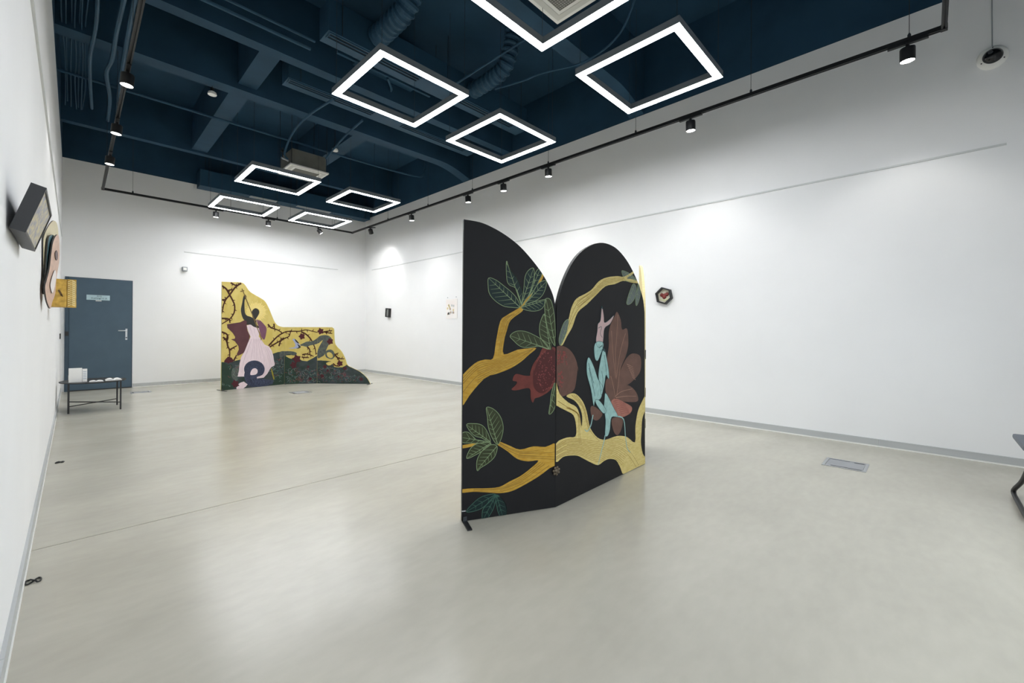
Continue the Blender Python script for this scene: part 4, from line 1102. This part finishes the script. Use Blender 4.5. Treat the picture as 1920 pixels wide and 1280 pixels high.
def open_book(cx_, cy_, w, d, label, lift=0.03):
    o = empty('open_book', (cx_, cy_, TZ), label, 'book', 'printed matter on the side table')
    for sgn in (-1, 1):
        n = 8; top = []; b = MB()
        for k in range(n+1):
            t = k/n; top.append((cx_+sgn*w*t, TZ+0.004+lift*sin(pi*min(1, t*1.0))*(1-0.35*t)))
        vs = []
        for y in (cy_-d/2, cy_+d/2):
            vs += [(x, y, z) for x, z in top]+[(cx_+sgn*w, y, TZ), (cx_, y, TZ)]
        m = n+3
        b.add(vs, [tuple(range(m)), tuple(range(m, 2*m))[::-1]]+[(i, (i+1) % m, (i+1) % m+m, i+m) for i in range(m)])
        b.build('pages', M_PAPER, o)
    return o
open_book(0.225, 8.33, 0.07, 0.14, 'flat open white booklet in the middle of the side table', 0.012)
open_book(0.405, 8.42, 0.085, 0.20, 'thick open book with curled white pages at the right end of the side table', 0.026)

# ------------------------------------------------------------------ floor boxes and small floor things
def floor_box(cx_, cy_, s, label, openlid=False):
    o = empty('floor_box', (cx_, cy_, 0), label, 'floor box', 'floor boxes')
    ring(MB(), cx_, cy_, s/2, s/2-0.022, 0.0005, 0.004).build('rim', M_STEEL, o)
    lid = MB().box(cx_-s/2+0.024, cx_+s/2-0.024, cy_-s/2+0.024, cy_+s/2-0.024, 0.0005, 0.0030).build('lid', mat('grey_lid', srgb(150, 152, 156), 0.45, var=0.05), o)
    MB().box(cx_+s/2-0.05, cx_+s/2-0.026, cy_-s/2+0.03, cy_-s/2+0.10, 0.003, 0.0040).build('cable_slot', M_BLACK, lid)
    MB().box(cx_-s/2+0.026, cx_-s/2+0.045, cy_-s/2+0.03, cy_+s/2-0.06, 0.003, 0.0038).build('cable_slot', M_BLACK, lid)
    MB().box(cx_+s/2-0.034, cx_+s/2-0.026, cy_-0.02, cy_+s/2-0.03, 0.003, 0.0040).build('cable_slot', M_BLACK, lid)
floor_box(4.70, 0.51, 0.30, 'square metal floor box set in the concrete near the right wall')
floor_box(2.93, 8.30, 0.30, 'square metal floor box set in the floor before the yellow screen')
floor_box(0.86, 10.30, 0.28, 'square metal floor box set in the floor before the door')
def loop8(cx_, cy_, ax, w, l, label, r=0.004):
    pts = []
    for k in range(49):
        t = 2*pi*k/48
        pts.append((cx_+ax.x*l*sin(t)-ax.y*w*sin(2*t), cy_+ax.y*l*sin(t)+ax.x*w*sin(2*t), r+(0.004 if 20 < k < 28 else 0)))
    o = MB().tube(pts, r, 8, cap=False).build('cable_tie_loop', M_BLACK, smooth=True)
    tag(o, label, 'cable tie', 'black loops on the floor')
pA, pB = fpx(47, 1094.5), fpx(77, 1086)
loop8((pA.x+pB.x)/2, (pA.y+pB.y)/2, (pB-pA).normalized().xy.to_3d(), 0.022, (pB-pA).length/2, 'black figure eight loop lying on the floor nearest the viewer', 0.0035)
pA, pB = fpx(104, 868), fpx(120, 866)
loop8((pA.x+pB.x)/2, (pA.y+pB.y)/2, (pB-pA).normalized().xy.to_3d(), 0.02, (pB-pA).length/2, 'small dark loop lying on the floor between table and viewer', 0.004)

# ------------------------------------------------------------------ chair at the right edge
o0 = Vector((4.66, -0.44, 0))
ch = empty('sled_chair', o0+Vector((-0.25, -0.22, 0)), 'grey seat and black tubular sled base chair cut by the right edge', 'chair')
tr_ = 0.0135
def cpt(a, b_, z): return Vector((o0.x-a, o0.y-b_, z))      # a: towards the window wall side along -x, b_: along -y
wd, dp = 0.44, 0.48
for b_ in (0.0, wd):
    path = [cpt(0.62, b_, tr_), cpt(0.10, b_, tr_), cpt(0.03, b_, tr_+0.002), cpt(0.0, b_, 0.03), cpt(0.03, b_+0.004, 0.06), cpt(0.20, b_+0.02, 0.16), cpt(0.50, b_+0.02, 0.34), cpt(0.54, b_+0.02, 0.38), cpt(0.50, b_+0.02, 0.402), cpt(0.06, b_+0.02, 0.396)]
    MB().tube(smooth_path(path, 5), tr_, 12).build('side_frame', M_BLACK, ch, smooth=True)
    MB().tube(smooth_path([cpt(0.50, b_+0.02, 0.38), cpt(0.54, b_+0.02, 0.55), cpt(0.60, b_+0.02, 0.84)], 5), tr_*0.9, 10).build('back_upright', M_BLACK, ch, smooth=True)
MB().tube([cpt(0.62, 0, tr_), cpt(0.62, wd, tr_)], tr_*0.9, 10).build('cross_bar', M_BLACK, ch, smooth=True)
MB().tube([cpt(0.10, 0.02, 0.39), cpt(0.10, wd+0.02, 0.39)], tr_*0.9, 10).build('cross_bar', M_BLACK, ch, smooth=True)
M_SEAT = mat('grey_upholstery', srgb(112, 118, 126), 0.85, var=0.08, scale=80)
b = MB(); b.obox(cpt(dp/2+0.03, wd/2+0.01, 0.428), Vector((dp/2, 0, 0)), Vector((0, wd/2+0.02, 0)), Vector((0, 0, 0.017))); b.build('seat', M_SEAT, ch, bevel=0.012)
b = MB(); b.obox(cpt(0.565, wd/2+0.02, 0.70), Vector((0.012, 0, 0)), Vector((0, wd/2-0.03, 0)), Vector((-0.025, 0, 0.14))); b.build('backrest', M_SEAT, ch, bevel=0.010)

# ------------------------------------------------------------------ ceiling services
def slot_duct(x0, x1, y0, y1, z0, z1, segs, label, slotm=M_NAVY2, edge='y0'):
    o = empty('air_duct', ((x0+x1)/2, (y0+y1)/2, z0), label, 'air duct', 'ceiling air ducts')
    MB().box(x0, x1, y0, y1, z0, z1).build('duct_body', M_NAVY2, o)
    for a, c in segs:
        sdf = MB(); yy = y0+0.02; 
        sdf.box(a, c, yy, yy+0.018, z0-0.012, z0-0.0005); sdf.box(a, c, yy+0.052, yy+0.070, z0-0.012, z0-0.0005); sdf.box(a, c, yy+0.104, yy+0.122, z0-0.012, z0-0.0005)
        sdf.box(a, a+0.015, yy+0.018, yy+0.104, z0-0.012, z0-.0005); sdf.box(c-0.015, c, yy+0.018, yy+0.104, z0-0.012, z0-.0005)
        d = sdf.build('slot_diffuser', slotm, o)
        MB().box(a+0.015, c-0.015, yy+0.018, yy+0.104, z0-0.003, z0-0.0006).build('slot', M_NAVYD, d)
    for x in (x0+0.15, (x0+x1)/2, x1-0.15):
        for y in (y0-0.012, y1+0.012):
            MB().tube([(x, y, z0), (x, y, ZS)], 0.004, 5).build('hanger_rod', M_WIRE, o)
    return o
slot_duct(1.97, 5.25, 4.80, 5.06, 4.50, 4.86, [(1.99, 3.20), (3.72, 4.98)], 'navy slotted air duct across the ceiling, nearer of the parallel pair')
slot_duct(1.97, 5.25, 6.08, 6.34, 4.50, 4.86, [(1.99, 3.22), (3.72, 5.04)], 'navy slotted air duct across the ceiling, farther of the parallel pair')
slot_duct(1.82, 5.60, 10.86, 11.2, 4.16, 4.50, [(2.75, 3.30), (3.75, 4.55)], 'navy slotted air duct running along the top of the end wall', mat('pale_slot_metal', srgb(190, 194, 196), 0.5))
bx = MB().box(1.05, 1.92, 3.72, 4.30, 4.66, 5.05).build('plenum_box', M_NAVY2, bevel=0.01)
tag(bx, 'navy rectangular plenum box under the ceiling left of the ducts', 'air duct')
b = empty('duct_unit', (3.0, 5.58, 4.66), 'navy fan unit hanging between the two slotted ducts', 'fan unit')
MB().box(2.6, 3.5, 5.22, 5.92, 4.72, 5.02).build('unit_body', M_NAVY2, b, bevel=0.008)
MB().bar((2.3, 5.35, 4.66), (3.7, 5.35, 4.66), 0.04, 0.03).build('support_channel', M_NAVY2, b)
MB().bar((2.3, 5.80, 4.66), (3.7, 5.80, 4.66), 0.04, 0.03).build('support_channel', M_NAVY2, b)
MB().tube(smooth_path([(3.0, 5.35, 4.63), (3.15, 5.5, 4.60), (3.2, 5.65, 4.62), (3.4, 5.8, 4.63)], 5), 0.018, 8).build('drain_hose', M_NAVY2, b, smooth=True)
def flex(path, r, label):
    P_ = smooth_path(path, 16); rr = []
    for i in range(len(P_)): rr.append(r*(1.0+0.085*(1 if i % 4 in (1, 2) else -1)))
    o = MB().tube(P_, rr, 18).build('flexible_duct', M_NAVY2, smooth=False)
    tag(o, label, 'flexible duct', 'corrugated flexible ducts')
flex([(2.62, 4.02, 5.25), (2.60, 4.05, 5.0), (2.56, 4.16, 4.74), (2.54, 4.45, 4.68), (2.54, 4.785, 4.68)], 0.115, 'corrugated navy flexible duct above the second LED frame on the left')
flex([(4.05, 3.95, 5.25), (4.05, 3.98, 5.0), (4.05, 4.12, 4.72), (4.05, 4.42, 4.66), (4.05, 4.785, 4.66)], 0.105, 'corrugated navy flexible duct above the right LED frame')

def pipe(path, r, label, grp, name='ceiling_pipe', smooth=True, cat='pipe'):
    P_ = smooth_path(path, 6) if len(path) > 2 else path
    o = MB().tube(P_, r, 8).build(name, M_NAVY2, smooth=True)
    tag(o, label, cat, grp); return o
pipe([(XL, 7.98, 4.46), (2.6, 7.97, 4.45), (4.9, 7.87, 4.45), (5.3, 7.86, 4.62), (5.32, 7.86, 5.25)], 0.020, 'long navy pipe crossing the ceiling before the far cassette', 'navy ceiling pipes')
pipe([(XL, 5.28, 4.5), (1.0, 5.28, 4.5), (1.95, 5.28, 4.5)], 0.022, 'navy pipe pair left of the slotted ducts, farther one', 'navy ceiling pipes')
pipe([(XL, 5.14, 4.52), (1.0, 5.14, 4.52), (1.95, 5.14, 4.52)], 0.016, 'navy pipe pair left of the slotted ducts, nearer one', 'navy ceiling pipes')
pipe([(2.52, 5.95, 4.38), (2.42, 6.6, 4.34), (2.43, 7.3, 4.3), (2.45, 7.72, 4.12), (2.52, 7.8, 4.05)], 0.016, 'navy pipe dropping to the left side of the far cassette', 'navy ceiling pipes')
pipe([(3.12, 6.3, 4.42), (3.12, 7.0, 4.36), (3.13, 7.72, 4.22)], 0.016, 'navy pipe dropping to the right side of the far cassette', 'navy ceiling pipes')
pipe([(3.60, 3.16, 4.50), (3.60, 4.0, 4.5), (3.60, 4.8, 4.5)], 0.013, 'navy pipe running between near beam and near duct', 'navy ceiling pipes')
pipe([(3.96, 4.2, 4.42), (4.03, 3.75, 4.38), (4.05, 3.45, 4.36), (4.25, 2.95, 4.38), (4.2, 2.45, 4.45), (4.0, 2.1, 4.7)], 0.011, 'slack navy cable looping under the near beam', 'navy ceiling cables', 'ceiling_cable', cat='cable')
random.seed(9)
for k, (x, z) in enumerate([(-0.10, 4.5), (-0.075, 4.52), (-0.035, 4.5), (0.0, 4.48), (0.03, 4.52), (0.055, 4.47), (0.085, 4.5)]):
    pts = []
    yy = 2.4
    while yy < 9.3:
        pts.append((x+random.uniform(-0.012, 0.012), yy, z+random.uniform(-0.03, 0.03))); yy += 0.85
    pipe(pts, 0.006, 'thin navy cable in the bundle along the left wall under the beams', 'thin cables along the left wall', 'ceiling_cable', cat='cable')
pipe([(0.13, 2.2, 4.42), (0.135, 5.0, 4.42), (0.15, 6.3, 4.40), (0.12, 7.0, 4.36), (0.13, 7.8, 4.42), (0.17, 8.9, 4.42)], 0.019, 'thick navy conduit beside the cable bundle along the left wall', 'navy conduits', 'ceiling_conduit', cat='conduit')
pipe([(0.37, 2.2, 4.40), (0.36, 4.5, 4.40), (0.31, 6.2, 4.38), (0.30, 6.9, 4.34), (0.27, 7.4, 4.36), (0.34, 8.3, 4.42), (0.36, 9.3, 4.44)], 0.022, 'thick wavy navy conduit left of the left lighting track', 'navy conduits', 'ceiling_conduit', cat='conduit')
pipe([(0.43, 2.2, 4.43), (0.42, 4.5, 4.43), (0.40, 6.0, 4.41), (0.41, 7.6, 4.40), (0.44, 8.6, 4.42), (0.47, 9.3, 4.36)], 0.022, 'thick navy conduit directly above the left lighting track', 'navy conduits', 'ceiling_conduit', cat='conduit')

def cassette(cx_, cy_, z, s, label, near):
    o = empty('ceiling_cassette', (cx_, cy_, z), label, 'air conditioner', 'ceiling cassettes')
    MB().box(cx_-s/2+0.04, cx_+s/2-0.04, cy_-s/2+0.04, cy_+s/2-0.04, z+0.03, z+0.30).build('casing', mat('galvanised_casing', srgb(112, 112, 106), 0.5, 0.3, var=0.1), o)
    MB().box(cx_-s/2, cx_+s/2, cy_-s/2, cy_+s/2, z+0.004, z+0.03).build('fascia', M_WHITE, o, bevel=0.004)
    ring(MB(), cx_, cy_, s/2-0.035, s/2-0.085, z, z+0.0035).build('louvre_ring', mat('louvre_grey', srgb(206, 206, 200), 0.5), o)
    g = MB().box(cx_-s/2+0.12, cx_+s/2-0.12, cy_-s/2+0.12, cy_+s/2-0.12, z, z+0.0035).build('grille', mat('grille_grey', srgb(178, 178, 172), 0.6), o)
    n = 18; st = (s-0.26)/n; b = MB()
    for i in range(n+1):
        p = -s/2+0.13+i*st
        b.box(cx_+p-0.002, cx_+p+0.002, cy_-s/2+0.125, cy_+s/2-0.125, z-0.004, z-0.0002)
        b.box(cx_-s/2+0.125, cx_+s/2-0.125, cy_+p-0.002, cy_+p+0.002, z-0.004, z-0.0002)
    tag(b.build('grille_bars', mat('grille_dark', srgb(120, 120, 114), 0.6), g), kind='stuff')
    for sx in (-1, 1):
        for sy in (-1, 1):
            MB().tube([(cx_+sx*(s/2-0.03), cy_+sy*(s/2-0.03), z+0.03), (cx_+sx*(s/2-0.03), cy_+sy*(s/2-0.03), ZS)], 0.005, 6).build('hanger_rod', M_WIRE, o)
    return o
cassette(2.865, 8.05, 3.95, 0.65, 'white ceiling cassette air conditioner hanging in the far half of the room', False)
nc = on(1045, 47, 2, 3.95)
cassette(nc.x-0.325, nc.y-0.325, 3.95, 0.65, 'white ceiling cassette air conditioner at the top edge nearest the viewer', True)
vv = empty('condensate_fitting', (2.47, 7.78, 4.0), 'small valve and pipe fittings on the left side of the far cassette', 'pipe fitting')
MB().tube([(2.40, 7.72, 4.02), (2.52, 7.78, 4.02)], 0.016, 8).build('nut', M_STEEL, vv)
MB().tube([(2.44, 7.80, 4.02), (2.44, 7.80, 4.22)], 0.012, 8).build('riser', M_DARKG, vv)
MB().lathe([(0.022, 0), (0.022, 0.03)], (2.44, 7.80, 4.15), n=10).build('valve', M_BLACK, vv)
for (u, v, z, lab) in [(398, 178, 4.33, 'small white round ceiling speaker beside the left beam'), (628, 283, 4.30, 'small white round ceiling speaker above the far cassette')]:
    c = on(u, v, 2, z)
    o = empty('ceiling_detector', c, lab, 'detector', 'white ceiling detectors')
    MB().lathe([(0.050, 0.0), (0.054, 0.01), (0.046, 0.035), (0.03, 0.045)], c, n=20).build('head', M_WHITE, o, smooth=True)
    MB().lathe([(0.024, 0.045), (0.024, 0.09)], c, n=12).build('neck', M_BLACK, o)
    MB().tube([c+Vector((0, 0, 0.09)), Vector((c.x, c.y, ZS))], 0.006, 6).build('drop_rod', M_WIRE, o)
